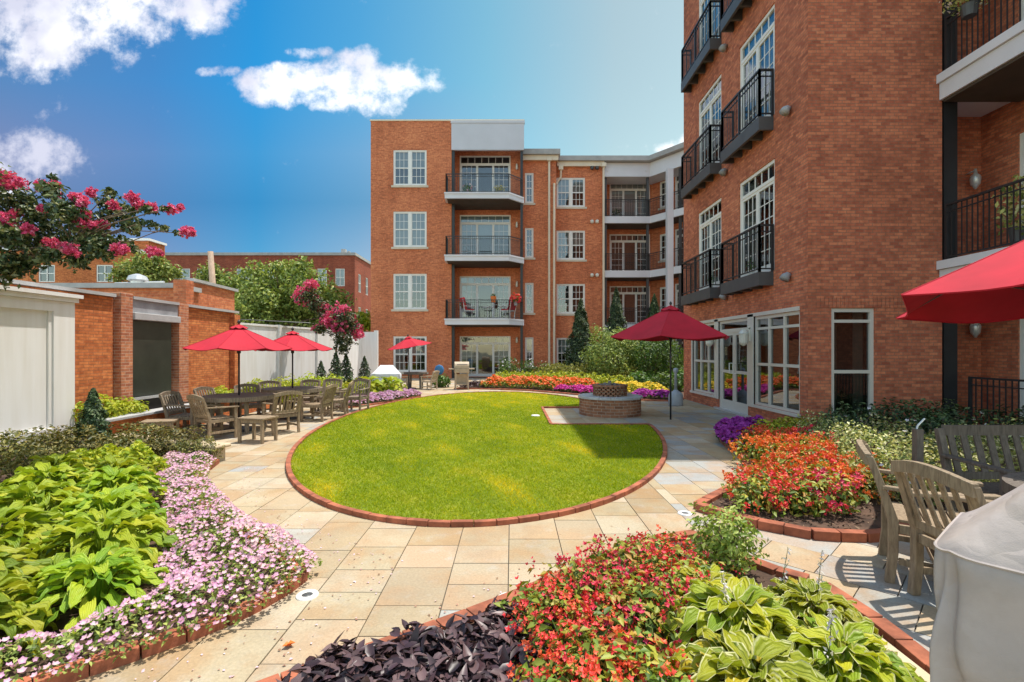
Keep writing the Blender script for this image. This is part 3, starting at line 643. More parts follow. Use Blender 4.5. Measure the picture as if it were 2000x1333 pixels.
# flush garden lights in the paving
def ground_light(x, y, label, tilt=0):
    t = empty('ground_light', (x, y, 0.003), 0, label, 'ground light', 'round lights set in the paving')
    MB().lathe([(0.068, -0.03), (0.068, 0.004), (0.062, 0.009), (0.036, 0.008), (0.034, 0.002), (0.0, 0.002)], n=28, closed=False).build('rim', M['white'], t, smooth=True)
    MB().lathe([(0.033, 0.001), (0.033, 0.0045), (0.0, 0.006)], n=20, closed=False).build('lens', M['charcoal'], t, smooth=True)
x, y = G(600, 1164); ground_light(x, y, 'white round light in the paving by the pink petunias')
x, y = G(993, 1170); ground_light(x, y, 'white round light in the paving near the dark purple leaves')
x, y = G(1338, 1004); ground_light(x, y, 'white round light in the paving left of the corner of the orange bed')
x, y = G(1046, 815); t = empty('sprinkler_cover', (x, y, 0.03), 0, 'small white cover plate lying in the lawn by the fire pit', 'cover')
MB().lathe([(0.10, -0.01), (0.10, 0.012), (0.085, 0.02), (0.0, 0.022)], n=20, closed=False).build('lid', M['white'], t, smooth=True)
x, y = G(561, 1266)
v, f, r = leaf_arrays(np.array([[x, y, 0.012], [x+0.012, y+0.008, 0.014]]), np.array([[0.1, 0.2, 1.0], [-.3, .1, 1]]), 0.055, 0.8, 0.25)
tag(link('fallen_leaf', np_mesh('fallen_leaf', v, f, M['orange'], r)), 'dry orange leaf lying on the tan paving', 'leaf')
# ---------------------------------------------------------------- buildings
def wall(mb, ox, oy, ux, uy, L, z0, z1, ops=(), depth=0.12):
    ix, iy = -uy, ux
    us = sorted({0, L} | {o[0] for o in ops} | {o[1] for o in ops}); zs = sorted({z0, z1} | {o[2] for o in ops} | {o[3] for o in ops})
    us = [u for u in us if 0 <= u <= L]; zs = [z for z in zs if z0 <= z <= z1]
    P = lambda u, d, z: (ox+ux*u+ix*d, oy+uy*u+iy*d, z)
    for a, b in zip(us, us[1:]):
        for c, d in zip(zs, zs[1:]):
            mu, mz = (a+b)/2, (c+d)/2
            if any(o[0] < mu < o[1] and o[2] < mz < o[3] for o in ops): continue
            mb.add([P(a,0,c), P(b,0,c), P(b,0,d), P(a,0,d)], [(0,1,2,3)])
    for a, b, c, d in [o[:4] for o in ops]:
        D = depth
        mb.add([P(a,0,c), P(b,0,c), P(b,0,d), P(a,0,d), P(a,D,c), P(b,D,c), P(b,D,d), P(a,D,d)], [(0,4,5,1), (1,5,6,2), (2,6,7,3), (3,7,4,0)])
def plane(mb, ox, oy, ux, uy, L, z0, z1, d=0.0):
    ix, iy = -uy*d, ux*d
    mb.add([(ox+ix,oy+iy,z0), (ox+ux*L+ix,oy+uy*L+iy,z0), (ox+ux*L+ix,oy+uy*L+iy,z1), (ox+ix,oy+iy,z1)], [(0,1,2,3)])
WINC = {}
def win_mesh(kind, w, h):
    key = (kind, round(w,3), round(h,3))
    if key in WINC: return WINC[key]
    f = MB(); g = MB(); s = MB(); fr = 0.07
    def R_(x0, x1, z0, z1, y0=0.03, y1=0.10): f.box(x0, x1, y0, y1, z0, z1)
    def grid(x0, x1, z0, z1, nc, nr, t=0.022):
        for i in range(1, nc): x = x0+(x1-x0)*i/nc; R_(x-t/2, x+t/2, z0, z1, 0.060, 0.078)
        for j in range(1, nr): z = z0+(z1-z0)*j/nr; R_(x0, x1, z-t/2, z+t/2, 0.062, 0.076)
    # outer frame
    R_(0, fr, 0, h); R_(w-fr, w, 0, h); R_(fr, w-fr, h-fr, h); R_(fr, w-fr, 0, fr*0.8)
    if kind in ('double', 'narrow'):
        bays = [(fr, w/2-0.075), (w/2+0.075, w-fr)] if kind == 'double' else [(fr, w-fr)]
        if kind == 'double': R_(w/2-0.075, w/2+0.075, fr*0.8, h-fr, 0.025, 0.09)
        nc = 3 if kind == 'double' else 2
        for a, b in bays:
            t = 0.04
            for x0, x1, z0, z1 in ((a,a+t,fr*.8,h-fr),(b-t,b,fr*.8,h-fr),(a+t,b-t,h-fr-t,h-fr),(a+t,b-t,fr*.8,fr*.8+t+0.02),(a+t,b-t,h/2-0.03,h/2+0.03)): R_(x0,x1,z0,z1,0.045,0.085)
            grid(a+t, b-t, h/2+0.03, h-fr-t, nc, 2); grid(a+t, b-t, fr*.8+t, h/2-0.03, nc, 2)
        top = h
    elif kind in ('slider', 'french'):
        zt = h*0.83; R_(fr, w-fr, zt-0.03, zt+0.04, 0.025, 0.095)
        grid(fr, w-fr, zt+0.04, h-fr, 7 if kind == 'slider' else 5, 1, 0.03)
        n_ = 3 if kind == 'slider' else 2; W_ = (w-2*fr)/n_
        for i in range(n_):
            a, b = fr+W_*i, fr+W_*(i+1); t = 0.06
            for x0, x1, z0, z1 in ((a,a+t,fr*.8,zt-.03),(b-t,b,fr*.8,zt-.03),(a+t,b-t,zt-.03-t,zt-.03),(a+t,b-t,fr*.8,fr*.8+t+.06)): R_(x0,x1,z0,z1,0.04,0.085)
            if not (kind == 'slider' and i == 1): grid(a+t, b-t, fr*.8+t+.06, zt-.03-t, 3, 5, 0.02)
    elif kind == 'shop':        # three lights, transom row, middle rail
        for i in (1, 2): x = w*i/3; R_(x-0.03, x+0.03, fr*.8, h-fr)
        zt = h-0.28; R_(fr, w-fr, zt-0.025, zt+0.03, 0.034, 0.096); R_(fr, w-fr, h*0.46-0.03, h*0.46+0.03, 0.034, 0.096)
    elif kind == 'shopsingle':
        zt = h-0.24; R_(fr, w-fr, zt-0.025, zt+0.03, 0.034, 0.096); R_(fr, w-fr, h*0.46-0.03, h*0.46+0.03, 0.034, 0.096)
    elif kind == 'shopdoor':
        zt = h-0.27; R_(fr, w-fr, zt-0.04, zt+0.05, 0.03, 0.096)
        for a, b in ((fr, w/2-0.006), (w/2+0.006, w-fr)):
            t = 0.075
            for x0, x1, z0, z1 in ((a,a+t,fr*.8,zt-.04),(b-t,b,fr*.8,zt-.04),(a+t,b-t,zt-.04-t,zt-.04),(a+t,b-t,fr*.8,fr*.8+.2),(a+t,b-t,0.95,1.02)): R_(x0,x1,z0,z1,0.045,0.09)
    elif kind == 'plain':
        R_(fr, w-fr, h/2-0.03, h/2+0.03); R_(w/2-0.03, w/2+0.03, fr, h-fr)
    g.add([(fr*.5,0.069,fr*.5),(w-fr*.5,0.069,fr*.5),(w-fr*.5,0.069,h-fr*.5),(fr*.5,0.069,h-fr*.5)], [(0,1,2,3)])
    WINC[key] = (f, g); 
    WINC[key] = {'f': {}, 'F': f, 'g': {}, 'G': g}
    return WINC[key]
def put_window(root, kind, w, h, ox, oy, ux, uy, u, z, frame='white', glass='glass', sill=None, blind=None, curtain=False, name='window', zs=1.0, label=None):
    """window in a facade: ox,oy,ux,uy describe the wall line, u/z the lower-left corner of the opening"""
    c = win_mesh(kind, w, h)
    if frame not in c['f']: c['f'][frame] = c['F'].mesh('window', M[frame])
    if glass not in c['g']: c['g'][glass] = c['G'].mesh('pane', M[glass])
    rl = root.location; rz = math.atan2(uy, ux)
    o = link(name, c['f'][frame], root, (ox+ux*u-rl[0], oy+uy*u-rl[1], z-rl[2]), rz)
    if zs != 1: o.scale = (1, 1, zs)
    if label: o['label'] = label
    link('pane', c['g'][glass], o)
    if sill:
        k = ('sill', sill, round(w,3))
        if k not in WINC: m_ = MB(); m_.box(-0.10, w+0.10, -0.07, 0.03, -0.115, -0.003); WINC[k] = m_.mesh('sill', M[sill])
        link('sill', WINC[k], o)
    if blind:
        k = ('blind', round(w,3), round(h,3), blind)
        if k not in WINC:
            m_ = MB(); zb = h*(1-blind)
            m_.add([(0.06,0.15,zb),(w-0.06,0.15,zb),(w-0.06,0.15,h-0.03),(0.06,0.15,h-0.03)], [(0,1,2,3)]); WINC[k] = m_.mesh('blind', M['blind'])
        link('blind', WINC[k], o)
    if curtain:
        k = ('curtain', round(w,3), round(h,3))
        if k not in WINC:
            WINC[k] = []; cw = w*0.24
            for s_ in (0, 1):
                m_ = MB(); vs = []; n_ = 18
                for i in range(n_+1):
                    x = 0.05+cw*i/n_; x = x if s_ == 0 else w-x; y = 0.24+0.03*math.sin(i*2.1)
                    vs += [(x, y, 0.03), (x, y, h-0.04)]
                m_.add(vs, [(2*i, 2*i+2, 2*i+3, 2*i+1) for i in range(n_)]); WINC[k].append(m_.mesh('curtain', M['curtain']))
        for cm in WINC[k]: link('curtain', cm, o)
    return o
def railing(mb, pts, z, h=1.0, sp=0.11, t=0.016, post=0.045):
    for a, b in zip(pts, pts[1:]):
        a = Vector((*a, 0)); b = Vector((*b, 0)); d = b-a; L = d.length
        mb.bar((a.x,a.y,z+h), (b.x,b.y,z+h), 0.05, 0.035); mb.bar((a.x,a.y,z+h-0.13), (b.x,b.y,z+h-0.13), 0.025, 0.02); mb.bar((a.x,a.y,z+0.07), (b.x,b.y,z+0.07), 0.03, 0.025)
        n = max(1, int(L/sp))
        for i in range(1, n):
            p = a+d*i/n; mb.bar((p.x,p.y,z+0.07), (p.x,p.y,z+h-0.01), t, t)
        for p in (a, b): mb.bar((p.x,p.y,z), (p.x,p.y,z+h+0.02), post, post)

# --- the four-storey block straight ahead
FB = empty('apartment_block', (-5.0, 27, 0), 0, 'orange brick four storey block straight ahead with stacked balconies and grey top panel', 'building')
w_ = MB()
zwin = [(0.34, 2.30), (3.78, 5.74), (7.20, 9.16), (10.58, 12.54)]
ops = [(1.24, 3.07, a, b) for a, b in zwin]
wall(w_, -7.76, 27, 1, 0, 4.44, -0.05, 14.12, ops)
wall(w_, -7.76, 40, 0, -1, 13, -0.05, 14.12)                       # its left flank
fl = [0.0, 3.2, 6.6, 9.92]; dh = [2.34, 2.58, 2.70, 2.78]
wall(w_, -3.32, 28.2, 1, 0, 3.94, -0.05, 14.12, [(0.32, 3.24, f+0.03, f+d) for f, d in zip(fl, dh)])
wall(w_, -3.32, 27, 0, 1, 1.2, -0.05, 14.12)
wall(w_, 0.62, 28.2, 0, -1, 0.5, -0.05, 14.12); wall(w_, 0.62, 27.7, 0, 1, 12, 12.5, 14.12)
w_.build('wall', M['brick_far'], FB, world=True)
r_ = MB(); r_.box(-7.80, 0.68, 26.96, 40, 14.12, 14.2); r_.build('roof_edge', M['cream'], FB, world=True)
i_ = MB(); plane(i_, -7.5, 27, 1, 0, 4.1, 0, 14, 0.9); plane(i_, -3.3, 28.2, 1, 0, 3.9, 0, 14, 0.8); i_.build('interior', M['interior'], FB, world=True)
p_ = MB(); p_.box(-3.32, 0.66, 26.93, 27.1, 12.52, 13.98); p_.box(-3.36, 0.70, 26.90, 27.12, 13.98, 14.118)
for x in (-2.33, -1.33, -0.34): p_.box(x-0.012, x+0.012, 26.924, 26.93, 12.56, 13.96)
p_.build('top_panel', M['greypanel'], FB, world=True)
for (a, b), bl, k in zip(zwin, (0.55, 0, 1.0, 0.5), range(4)):
    put_window(FB, 'double', 1.83, b-a, -7.76, 27, 1, 0, 1.24, a, sill='sill', blind=bl)
for k, (f, d) in enumerate(zip(fl, dh)):
    put_window(FB, 'slider', 2.92, 2.55, -3.32, 28.2, 1, 0, 0.32, f+0.03, name='patio_door', zs=(d-0.03)/2.55, curtain=k in (0, 1), blind=0.5 if k == 2 else None)
    lm_ = MB(); lm_.lathe([(0.04, 0), (0.07, 0.05), (0.06, 0.28), (0.02, 0.34)], (0.28, 28.1, f+1.95), 10); lm_.build('wall_lamp', M['lamp_glass'], FB, world=True, smooth=True)
slab_poly = [(-3.62, 27.0), (-3.58, 26.15), (-0.15, 26.15), (0.66, 27.05), (0.62, 28.2), (-3.32, 28.2), (-3.32, 27.0)]
for z in fl[1:]:
    s_ = MB(); s_.prism(slab_poly, z-0.30, z-0.06); s_.prism([(x-0.03*(x < -3), y-0.04*(y < 27.1)) for x, y in slab_poly], z-0.06, z+0.02)
    sl = s_.build('balcony_floor', M['fascia'], FB, world=True)
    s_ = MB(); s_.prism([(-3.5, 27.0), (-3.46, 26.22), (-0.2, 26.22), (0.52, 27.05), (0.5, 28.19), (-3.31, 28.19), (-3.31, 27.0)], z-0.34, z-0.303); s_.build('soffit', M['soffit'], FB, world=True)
    q_ = MB(); railing(q_, [(-3.54, 26.98), (-3.52, 26.22), (-0.17, 26.22), (0.58, 27.05)], z+0.02, 1.0, 0.1); q_.build('railing', M['black'], FB, world=True)
c_ = MB(); c_.box(-3.30, -3.16, 27.02, 27.18, 0, 12.5); c_.box(0.46, 0.60, 27.05, 27.2, 0, 12.5); c_.build('steel_posts', M['black'], FB, world=True)

# --- the rear wing with downpipes and deep balconies
WG = empty('apartment_wing', (4.0, 28.3, 0), 0, 'lower brick wing with white downpipes and deep balconies behind white columns', 'building')
w_ = MB(); zn = [(0.6, 2.28), (3.68, 5.42), (6.86, 8.58), (10.0, 11.75)]; z2 = [(0.46, 2.27), (3.69, 5.45), (6.87, 8.60), (9.98, 11.72)]
wall(w_, 0.62, 28.3, 1, 0, 1.93, -0.05, 12.7, [(0.13, 0.62, a, b) for a, b in zn])
wall(w_, 2.55, 29.0, 1, 0, 2.87, -0.05, 12.7, [(0.08, 1.76, a, b) for a, b in z2])
wall(w_, 2.55, 28.3, 0, 1, 0.7, -0.05, 12.7)
wf = [0.0, 3.05, 6.26, 9.46]
wall(w_, 5.42, 30.4, 1, 0, 3.2, -0.05, 12.6, [(0.62, 3.12, f+0.03, f+2.45) for f in wf])
wall(w_, 5.42, 29.0, 0, 1, 1.4, -0.05, 12.6)
AX, AY = 0.59, -0.807
wall(w_, 8.62, 30.4, AX, AY, 3.6, -0.05, 12.6, [(0.62, 1.27, f+0.7, f+2.3) for f in wf]+[(1.7, 3.4, f+0.03, f+2.4) for f in wf])
w_.build('wall', M['brick_far'], WG, world=True)
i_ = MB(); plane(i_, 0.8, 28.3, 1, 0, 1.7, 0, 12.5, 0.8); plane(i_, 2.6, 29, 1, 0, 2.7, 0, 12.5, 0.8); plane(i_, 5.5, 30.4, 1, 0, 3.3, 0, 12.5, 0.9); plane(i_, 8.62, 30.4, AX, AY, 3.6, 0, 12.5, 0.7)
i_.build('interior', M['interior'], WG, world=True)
for k, (a, b) in enumerate(zn): put_window(WG, 'narrow', 0.49, b-a, 0.62, 28.3, 1, 0, 0.13, a, sill='sill', blind=0.5 if k == 0 else None)
for k, (a, b) in enumerate(z2): put_window(WG, 'double', 1.68, b-a, 2.55, 29, 1, 0, 0.08, a, sill='sill', blind=(0.5, None, 0.5, 0.5)[k])
for k, f in enumerate(wf):
    put_window(WG, 'slider', 2.5, 2.42, 5.42, 30.4, 1, 0, 0.62, f+0.03, name='patio_door', blind=0.9 if k == 3 else None)
    put_window(WG, 'narrow', 0.65, 1.6, 8.62, 30.4, AX, AY, 0.62, f+0.7, sill='sill')
    put_window(WG, 'french', 1.7, 2.37, 8.62, 30.4, AX, AY, 1.7, f+0.03, name='patio_door')
BP = [(5.42, 29.0), (8.15, 29.0), (9.75, 26.81), (10.9, 27.7), (8.7, 30.4), (5.42, 30.4)]
for z in wf[1:]:
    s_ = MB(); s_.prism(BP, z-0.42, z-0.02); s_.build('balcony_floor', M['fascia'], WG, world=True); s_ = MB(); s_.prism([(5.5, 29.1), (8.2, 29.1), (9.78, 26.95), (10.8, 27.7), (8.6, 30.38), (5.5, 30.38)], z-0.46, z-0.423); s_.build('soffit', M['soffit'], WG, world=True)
    q_ = MB(); railing(q_, [(5.5, 29.08), (8.12, 29.08), (9.7, 26.92)], z-0.02, 1.0, 0.1); q_.build('railing', M['black'], WG, world=True)
s_ = MB(); s_.prism(BP, 11.78, 12.6)
for x in (5.62, 7.9): s_.lathe([(0.05, 0), (0.05, 0.02)], (x, 28.99, 12.1), 8)
s_.build('fascia', M['fascia'], WG, world=True)
s_ = MB()
for x, y in ((8.93, 27.86), (10.2, 27.2)): s_.box(x-0.17, x+0.17, y-0.17, y+0.17, 0, 11.78)
s_.box(8.72, 9.14, 27.65, 28.07, 0, 0.3)
s_.build('column', M['fascia'], WG, world=True)
c_ = MB()
for x, y in ((5.55, 29.2), (8.05, 29.2), (5.52, 29.9), (9.45, 27.6), (9.62, 27.4)): c_.box(x-0.07, x+0.07, y-0.07, y+0.07, 0, 11.78)
c_.build('steel_posts', M['charcoal'], WG, world=True)
r_ = MB(); r_.box(0.62, 2.75, 27.95, 38, 12.7, 13.0); r_.prism([(2.75, 28.68), (8.0, 28.68), (9.75, 26.3), (14, 28), (14, 38), (2.75, 38)], 12.62, 12.9); r_.build('roof_edge', M['roofgrey'], WG, world=True)
r_ = MB(); r_.box(0.62, 2.66, 28.1, 28.3, 12.42, 12.7); r_.box(2.66, 5.42, 28.82, 29.0, 12.34, 12.62); r_.build('frieze', M['cream'], WG, world=True)
for pts in ([(2.13, 28.15, 12.5), (2.13, 28.2, 12.2), (2.13, 28.2, 0.0)], [(2.86, 28.75, 12.2), (2.86, 28.86, 11.7), (2.6, 28.86, 11.3), (2.42, 28.22, 11.1), (2.42, 28.22, 0)], [(5.38, 28.8, 12.4), (5.38, 28.88, 12.1), (5.38, 28.88, 0)]):
    d_ = MB(); d_.tube(pts, 0.065, 8); x, y, z = pts[0]; d_.box(x-0.13, x+0.13, y-0.1, y+0.1, z-0.12, z+0.1); d_.build('downpipe', M['cream'], WG, world=True)
for z in (12.25, 9.1, 5.95, 1.9):
    for dx in (0, 0.3):
        q_ = MB(); q_.lathe([(0.03, -0.12), (0.10, -0.08), (0.10, 0.06), (0.04, 0.1)], (4.7+dx, 28.86, z), 10); q_.build('wall_lamp', M['lamp_glass'] if z < 11 else M['charcoal'], WG, world=True, smooth=True)

# --- the tall brick building on the right
RB = empty('brick_building', (5.45, 9.05, 0), 0, 'tall dark red brick building on the right with black iron balconies and glazed ground floor', 'building')
w_ = MB(); H_ = 15.9; XF = 5.45; YF = 9.05; YB = 15.6
rf = [3.18, 6.42, 9.66, 12.9]
ops = [(0.78, 2.40, 0.33, 2.30), (2.63, 4.25, 0.02, 2.30), (4.52, 6.29, 0.33, 2.30)]
for f in rf: ops += [(1.2, 2.8, f+0.03, f+2.36), (3.8, 5.4, f+0.03, f+2.36)]
# all openings on one wall: split the wall into horizontal storeys so cells stay regular
wall(w_, XF, YB, 0, -1, YB-YF, -0.05, 3.0, ops[:3], 0.14)
for k, f in enumerate(rf): wall(w_, XF, YB, 0, -1, YB-YF, f-0.18, (rf[k+1]-0.18) if k < 3 else H_, ops[3+2*k:5+2*k], 0.14)
wall(w_, XF, YF, 1, 0, 2.47, -0.05, H_, [(0.43, 1.23, 0.15, 2.32)], 0.14)
wall(w_, 7.92, YF, 0, 1, 0.75, -0.05, H_)
wall(w_, 7.92, 9.8, 1, 0, 1.43, -0.05, H_)
sops = [(0.72, 2.5, f+0.03, f+2.36) for f in [0.0]+rf]
wall(w_, 9.35, 9.8, 0, -1, 9.3, -0.05, H_, sops, 0.14)
wall(w_, 20, YB, -1, 0, 20-XF, -0.05, H_); wall(w_, 20, 0.5, 0, 1, YB-0.5, -0.05, H_); wall(w_, 9.35, 0.5, 1, 0, 10.65, -0.05, H_)
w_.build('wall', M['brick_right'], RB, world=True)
r_ = MB(); r_.prism([(XF-0.1, YF-0.1), (8.0, YF-0.1), (8.0, 9.7), (9.25, 9.7), (9.25, 0.4), (20.1, 0.4), (20.1, YB+0.1), (XF-0.1, YB+0.1)], H_, H_+0.2); r_.build('roof_edge', M['roofgrey'], RB, world=True)
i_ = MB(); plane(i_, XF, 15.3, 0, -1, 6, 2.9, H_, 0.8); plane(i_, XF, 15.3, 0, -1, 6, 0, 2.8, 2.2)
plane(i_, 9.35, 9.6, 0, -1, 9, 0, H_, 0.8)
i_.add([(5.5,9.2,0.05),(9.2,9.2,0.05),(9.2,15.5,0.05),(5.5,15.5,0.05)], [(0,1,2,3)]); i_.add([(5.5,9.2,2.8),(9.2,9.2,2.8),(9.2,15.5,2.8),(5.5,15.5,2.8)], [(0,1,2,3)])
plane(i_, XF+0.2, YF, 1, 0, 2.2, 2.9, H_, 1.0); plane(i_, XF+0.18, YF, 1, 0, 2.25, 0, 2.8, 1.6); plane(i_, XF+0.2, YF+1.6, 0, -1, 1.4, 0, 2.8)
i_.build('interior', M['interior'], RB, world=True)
b_ = MB()                                  # soldier course and stepped brick bands over the ground floor
for i in range(25): b_.box(5.60+i*0.075, 5.60+i*0.075+0.064, YF-0.008, YF, 2.33, 2.54)
b_.build('lintel', M['brick_right'], RB, world=True)
fk = dict(frame='beigeframe', glass='glass_dark')
put_window(RB, 'shop', 1.62, 1.97, XF, YB, 0, -1, 0.78, 0.33, curtain=True, **fk)
dr = put_window(RB, 'shopdoor', 1.62, 2.28, XF, YB, 0, -1, 2.63, 0.02, name='entrance_door', **fk)
h_ = MB(); 
for s_ in (-0.05, 0.05): h_.tube([(0.81+s_*2, 0.04, 0.95), (0.81+s_*2, -0.03, 0.95), (0.81+s_*2, -0.03, 1.2), (0.81+s_*2, 0.04, 1.2)], 0.012, 8)
h_.build('handle', M['white'], dr)
put_window(RB, 'shop', 1.77, 1.97, XF, YB, 0, -1, 4.52, 0.33, curtain=True, **fk)
put_window(RB, 'shopsingle', 0.80, 2.17, XF, YF, 1, 0, 0.43, 0.15, curtain=True, **fk)
s_ = MB()
for a, b in ((0.70, 0.78), (2.40, 2.63), (4.25, 4.52)): s_.box(XF-0.02, XF+0.12, YB-b, YB-a, 0.26, 2.36)
s_.box(XF-0.02, XF+0.12, YB-6.29, YB-0.70, 2.302, 2.38)
s_.build('shopfront_post', M['beigeframe'], RB, world=True)
s_ = MB(); s_.box(XF-0.05, XF+0.03, YB-2.45, YB-0.66, 0.27, 0.328); s_.box(XF-0.05, XF+0.03, YB-6.33, YB-4.45, 0.27, 0.328); s_.build('sill', M['beigeframe'], RB, world=True)
s_ = MB(); s_.box(XF-0.08, XF+0.1, 11.2, 13.1, 0.0, 0.045); s_.build('threshold', M['silver'], RB, world=True)
for k, f in enumerate(rf):
    for j, u in enumerate((1.2, 3.8)):
        put_window(RB, 'french', 1.6, 2.33, XF, YB, 0, -1, u, f+0.03, name='balcony_door', blind=0.9 if (k, j) in ((1, 1), (2, 0)) else None, curtain=(k == 0))
    for (ya, yb) in ((10.24, 12.12), (12.78, 14.96)):
        s_ = MB(); s_.box(5.14, 5.45, ya, yb, f-0.06, f+0.0); s_.box(5.14, 5.20, ya, yb, f-0.28, f-0.06); s_.box(5.20, 5.45, ya, ya+0.06, f-0.28, f-0.06); s_.box(5.20, 5.45, yb-0.06, yb, f-0.28, f-0.06)
        n_ = 4
        for i in range(1, n_): y = ya+(yb-ya)*i/n_; s_.box(5.20, 5.45, y-0.03, y+0.03, f-0.30, f-0.06)
        s_.build('balcony_floor', M['charcoal'], RB, world=True)
        q_ = MB(); railing(q_, [(5.44, ya+0.03), (5.17, ya+0.03), (5.17, yb-0.03), (5.44, yb-0.03)], f, 0.98, 0.105, 0.014); ym = (ya+yb)/2; q_.bar((5.17, ym, f), (5.17, ym, f+0.98), 0.04, 0.04); q_.build('railing', M['black'], RB, world=True)
for y, z in ((9.62, 6.28), (9.62, 3.02), (9.6, 9.5), (12.45, 6.1), (12.45, 9.25), (12.45, 2.95)):
    q_ = MB(); 
    q_.tube([(XF, y, z), (XF-0.05, y, z), (XF-0.09, y, z-0.03), (XF-0.13, y, z-0.09)], [0.03, 0.06, 0.085, 0.095], 14); q_.build('wall_lamp', M['concrete'], RB, world=True, smooth=True)
for y in (11.22, 13.15):
    q_ = MB(); y2 = y-0.0; q_.lathe([(0.03, 0.30), (0.10, 0.22), (0.115, 0.20), (0.10, 0.19), (0.09, 0.0), (0.06, -0.05), (0.02, -0.08)], (XF-0.17, y2, 1.72), 12); q_.bar((XF-0.17, y2, 2.0), (XF, y2, 2.05), 0.03, 0.03); q_.bar((XF-0.01, y2, 1.75), (XF-0.01, y2, 2.1), 0.09, 0.03)
    q_.build('wall_lantern', M['lamp_glass'], RB, world=True, smooth=False)
# the recess with deep balconies beside it
c_ = MB(); c_.box(7.97, 8.22, 9.07, 9.28, 0, H_); c_.build('steel_posts', M['black'], RB, world=True)
for z0_, z1_ in ((2.86, 3.18), (6.14, 6.60), (9.4, 9.85)):
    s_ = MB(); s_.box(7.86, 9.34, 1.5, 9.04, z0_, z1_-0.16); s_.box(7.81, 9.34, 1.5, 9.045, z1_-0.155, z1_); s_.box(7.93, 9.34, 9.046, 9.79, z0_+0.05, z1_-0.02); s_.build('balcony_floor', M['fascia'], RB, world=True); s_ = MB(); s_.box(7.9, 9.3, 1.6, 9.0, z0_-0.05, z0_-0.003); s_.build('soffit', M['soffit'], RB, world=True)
    q_ = MB(); railing(q_, [(7.96, 9.0), (7.96, 7.1), (7.96, 5.2), (7.96, 3.3)], z1_, 1.02, 0.1); q_.build('railing', M['black'], RB, world=True)
q_ = MB(); railing(q_, [(8.3, 8.9), (8.3, 7.2), (8.3, 5.5)], 0.0, 1.05, 0.1); q_.build('railing', M['black'], RB, world=True)
for k, f in enumerate([0.0]+rf):
    put_window(RB, 'french', 1.78, 2.33, 9.35, 9.8, 0, -1, 0.72, f+0.03, name='balcony_door', curtain=True)
for z in (4.75, 1.85):
    q_ = MB(); q_.lathe([(0.02, 0.34), (0.035, 0.24), (0.075, 0.20), (0.09, 0.16), (0.08, 0.04), (0.05, 0.0), (0.015, -0.06)], (9.05, 9.60, z), 12); q_.bar((9.05, 9.6, z+0.3), (9.05, 9.8, z+0.3), 0.025, 0.025)
    q_.build('wall_lantern', M['silver'], RB, world=True, smooth=True)

# ---------------------------------------------------------------- left boundary: brick wall, water feature, screens
BW = empty('brick_wall', (-7.2, 9.5, 0), 0, 'orange brick garden wall with two piers round a dark slate niche', 'wall')
w_ = MB(); w_.box(-7.5, -7.2, 5.0, 8.86, -0.05, 2.5); w_.box(-7.5, -7.2, 10.82, 12.75, -0.05, 2.5); w_.box(-7.9, -7.62, 9.1, 10.6, -0.05, 2.42); w_.box(-7.22, -7.08, 12.55, 12.8, -0.05, 2.46)
w_.build('wall', M['brick_wall'], BW, world=True)
c_ = MB(); c_.box(-7.56, -7.13, 5.0, 8.86, 2.503, 2.56); c_.box(-7.56, -7.13, 10.82, 12.85, 2.503, 2.56); c_.box(-7.56, -7.09, 9.215, 10.485, 2.503, 2.56); c_.build('coping', M['stone_cap'], BW, world=True)
for y0, y1, zt in ((8.93, 9.21, 2.60), (10.49, 10.80, 2.55)):
    w_ = MB(); w_.box(-7.5, -7.10, y0, y1, -0.05, zt); pr = w_.build('pier', M['brick_pier'], BW, world=True, bevel=0.01)
w_ = MB(); w_.box(-7.45, -7.13, 9.212, 10.488, 2.26, 2.50); w_.build('stone_band', M['concrete'], BW, world=True)
w_ = MB(); w_.box(-7.45, -7.06, 9.212, 10.488, 2.12, 2.257); w_.build('lintel', M['stone_cap'], BW, world=True, bevel=0.012)
w_ = MB(); w_.box(-7.19, -7.16, 9.215, 10.33, 0.66, 2.11); w_.build('slate_panel', M['slate'], BW, world=True)
w_ = MB(); w_.box(-7.6, -7.56, 9.2, 10.5, 0, 2.2); w_.box(-7.5, -7.13, 9.215, 10.485, 0.36, 0.60); w_.build('trough_and_shadow_sheet', M['black'], BW, world=True)  # black sheet behind the slate paints the niche's deep shadow; the trough is real
w_ = MB(); w_.box(-7.13, -7.09, 9.215, 10.485, 0.60, 0.65); w_.box(-7.30, -7.13, 9.215, 10.485, 0.602, 0.64); w_.build('trough_rim', M['silver'], BW, world=True)
LW = empty('seat_wall', (-6.3, 9.5, 0), 0, 'low orange brick seat wall with grey stone cap below the slate niche', 'wall')
w_ = MB(); w_.box(-6.66, -6.44, 7.8, 13.2, -0.02, 0.40); w_.build('wall', M['brick_wall'], LW, world=True)
w_ = MB(); 
for i in range(7): w_.box(-6.70, -6.38, 7.75+i*0.79, 7.75+i*0.79+0.784, 0.403, 0.45)
w_.build('cap', M['stone_cap'], LW, world=True, bevel=0.008)
TW = empty('retaining_wall', (-4.1, 6.9, 0), 0, 'short low wall with rounded tan stone cap behind the pink petunias', 'wall')
w_ = MB(); w_.bar((-4.08, 6.84, 0.09), (-6.2, 7.66, 0.09), 0.20, 0.20); w_.build('wall', M['tan_cap'], TW, world=True)
w_ = MB(); pa = Vector((-4.0, 6.81, 0.215)); pb = Vector((-6.22, 7.67, 0.215)); 
for i in range(5):
    a, b = pa.lerp(pb, i/5), pa.lerp(pb, (i+1)/5-0.004); w_.bar(a, b, 0.27, 0.05)
w_.build('cap', M['tan_cap'], TW, world=True, bevel=0.022)
